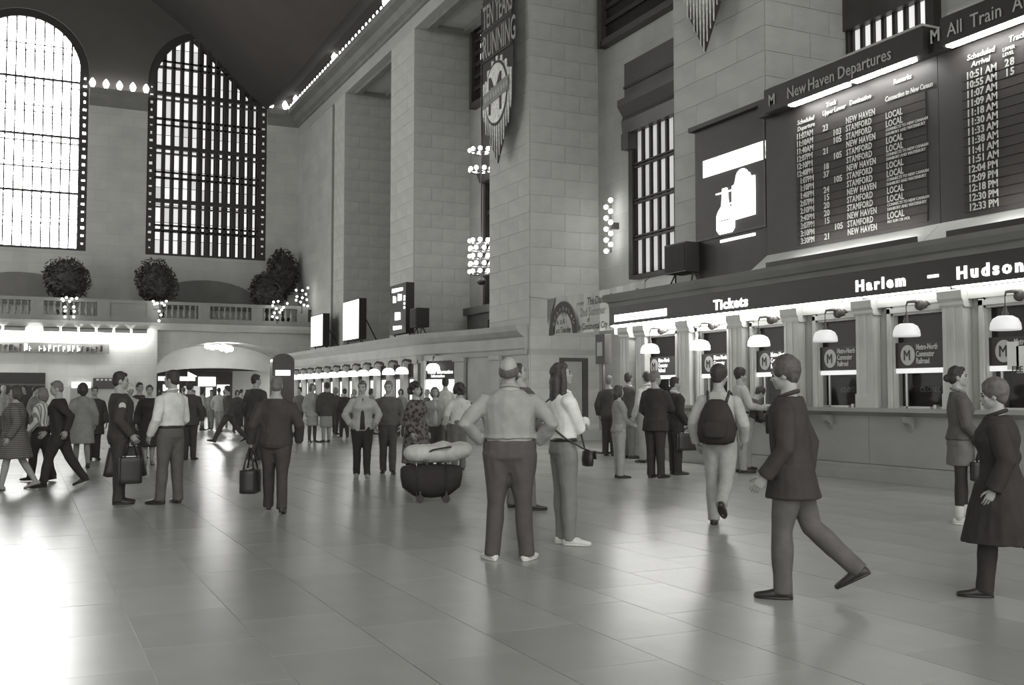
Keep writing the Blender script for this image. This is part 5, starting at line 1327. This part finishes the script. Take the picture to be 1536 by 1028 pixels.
person('far bystander in grey behind the pale striped shirt', 0.31, 33.4, -121, 1.72, sex='m', hair='short', hair_g=0.05, top='jacket', top_g=0.22, bot_g=0.1, legs=((6,2),(-4,6)), group='far crowd by the arch and booths')
person('far bystander before the curved end of the office', 11.92, 31.81, 69, 1.66, sex='m', hair='short', hair_g=0.3, top='jacket', top_g=0.12, bot_g=0.1, legs=((6,2),(-4,6)), group='far crowd by the arch and booths')
person('small far bystander deep under the arch in grey', 8.02, 46.83, 10, 1.69, sex='m', hair='short', hair_g=0.05, top='shirt', top_g=0.1, bot_g=0.2, legs=((6,2),(-4,6)), group='far crowd by the arch and booths')
person('small far bystander deep under the arch in pale top', 9.07, 48.4, -71, 1.72, sex='m', hair='short', hair_g=0.05, top='jacket', top_g=0.3, bot_g=0.05, legs=((6,2),(-4,6)), group='far crowd by the arch and booths')
# ---- what they wear on top and carry
q = MB(); up = pack['up']
loft(q, [(up(V((0,-.20,z))), pack['U'] @ X_, pack['U'] @ Y_, a, b) for z, a, b in ((.90,.10,.06),(.93,.19,.12),(1.02,.215,.15),(1.14,.205,.145),(1.26,.17,.12),(1.36,.12,.085),(1.40,.06,.04))], 18)
bp = empty('backpack', tuple(pack['world']((0,0,0)))); bp.location.z = 0
tag(bp, 'big sagging black backpack on the walker in light clothes', 'backpack')
def to_world(info, mb, name, m, parent):
    me = mb.mesh(name, True); info['fin'](me)
    me.transform(info['root'].rotation_euler.to_matrix().to_4x4()); me.transform(Matrix.Translation(info['root'].location - parent.location))
    me.materials.append(m); return link(name, me, parent)
to_world(pack, q, 'bag_body', cloth(.03), bp)
for sd in (-1, 1):
    q = MB(); q.tube([up(V(p)) for p in ((sd*.10,-.15,1.37),(sd*.12,-.05,1.49),(sd*.125,.06,1.47),(sd*.13,.145,1.36),(sd*.15,.12,1.2),(sd*.19,.0,1.08),(sd*.15,-.14,.98))], .017, 6)
    to_world(pack, q, 'strap', LEATHER, bp)
q = MB(); loft(q, [(up(V((0,-.34,z))), X_, Y_, a, b) for z, a, b in ((.97,.08,.02),(1.0,.13,.03),(1.1,.13,.03),(1.16,.10,.02))], 14); to_world(pack, q, 'pocket', cloth(.03), bp)
# shoulder bag of the long-haired woman
up = wom['up']
pu = empty('shoulder_bag', tuple(wom['world']((0,0,0)))); pu.location.z = 0
tag(pu, 'small dark shoulder bag hanging at the hip of the woman in white blouse', 'bag')
q = MB(); loft(q, [(V((.13,.20,z)), X_, Y_, a, b) for z, a, b in ((.77,.05,.03),(.775,.10,.045),(.84,.11,.05),(.91,.10,.045),(.925,.05,.03))], 14); to_world(wom, q, 'bag_body', LEATHER, pu)
q = MB(); q.box(.03,.23,.245,.255,.84,.92); to_world(wom, q, 'flap', LEATHER, pu)
q = MB(); q.tube([(.05,.2,.92),(-.02,.18,1.1),(-.08,.165,1.25),(-.14,.1,1.42),(-.15,.0,1.50),(-.10,-.165,1.38),(.03,-.175,1.18),(.19,-.04,1.04),(.2,.12,.95),(.18,.2,.92)], .009, 6); to_world(wom, q, 'strap', LEATHER, pu)
# patch on the policeman's sleeve, belt
S_, e, w_ = cop['A'][1]; c = S_.lerp(e, .32); d = (e-S_).normalized()
q = MB(); ell(q, c + X_*.068, (.012,.048,.052), None, 12, 8); add_part(cop, q, 'sleeve_patch', cloth(.5), label='pale round shoulder patch')
S_, e, w_ = white['A'][0]; c = S_.lerp(e, .02)
q = MB(); ell(q, S_+V((.03,0,.085)), (.065,.03,.012), None, 10, 6); add_part(white, q, 'shoulder_strap', LEATHER, label='dark shoulder strap')

p_ = jacket['world'](jacket['A'][0][2] + V((0,.0,-.07))); _ = held_bag('travel_bag', tuple(p_), (0.42, 0.22, 0.3), 'black travel bag in the hand of the man walking away', 0.03, jacket['root'].rotation_euler.z + R(80), 0.26, 'bag', 1.0)
p_ = brief['world'](brief['A'][1][2] + V((0,.0,-.07))); _ = held_bag('briefcase', tuple(p_), (0.42, 0.12, 0.32), 'black briefcase held by the man in black suit', 0.03, brief['root'].rotation_euler.z + R(90), 0.1, 'briefcase', 1.0)
p_ = tights['world'](tights['A'][1][2] + V((0,.0,-.07))); _ = held_bag('handbag', tuple(p_), (0.28, 0.14, 0.22), 'black handbag held by the woman in black tights', 0.03, tights['root'].rotation_euler.z + R(90), 0.14, 'bag', 1.0)
p_ = cop['world'](cop['A'][0][2] + V((0,.0,-.07))); _ = held_bag('dark_bag', tuple(p_), (0.44, 0.14, 0.42), 'wide black bag flaring downward behind the policeman, held at his far side', 0.028, cop['root'].rotation_euler.z + R(85), 0.1, 'bag', 1.35)
p_ = cop['world'](cop['A'][1][2] + V((0,.0,-.07))); _ = held_bag('shopping_bag', tuple(p_), (0.3, 0.12, 0.36), 'black straight-sided bag in front of the policeman', 0.028, cop['root'].rotation_euler.z + R(90), 0.22, 'bag', 1.0)
# luggage on wheels with a white bundle on top
lg = empty('wheeled_bag', (5.15, 13.55, 0), R(-18)); tag(lg, 'long black holdall on small wheels carrying a white bundle', 'luggage')
q = MB(); loft(q, [(V((x_,0,.30+dz_)), Y_, Z_, a, b) for x_, a, b, dz_ in ((-.43,.04,.06,.10),(-.40,.14,.15,.05),(-.24,.19,.22,.0),(0,.2,.235,-.01),(.24,.19,.22,.0),(.40,.14,.15,.05),(.43,.04,.06,.1))], 16)
q.build('bag_body', cloth(.03), lg, True)
for x_ in (-.2, .2): MB().tube([(x_, .2*math.cos(t_), .3+.235*math.sin(t_)) for t_ in [2*math.pi*k/18 for k in range(19)]], .014, 6).build('strap', LEATHER, lg)
for x_ in (-.16, .2):
    for y_ in (-.14, .14):
        MB().tube([(x_, y_-.018, .055), (x_, y_+.018, .055)], .055, 12).build('wheel', LEATHER, lg)
        MB().box(x_-.015, x_+.015, y_-.025, y_+.025, .05, .16).build('wheel_fork', IRON, lg)
wb_ = empty('white_bundle', (5.22, 13.55, .53), R(-18)); tag(wb_, 'soft white bundle resting on the long black holdall', 'bundle')
q = MB(); rs = random.Random(4)
for k in range(9): ell(q, (rs.uniform(-.38,.38), rs.uniform(-.08,.08), .14+rs.uniform(-.02,.06)), (.20, .16, .12), None, 12, 8)
ell(q, (0,0,.14), (.46,.18,.13)); me = fuse(q, .016, 2, .012, 7, 2); me.materials.append(cloth(.5)); link('cloth', me, wb_)
MB().tube([(-.2,-.17,.12),(-.05,-.2,.2),(.2,-.18,.24)], .012, 6).build('cord', LEATHER, wb_)

bpy.data.scenes.remove(TMP)
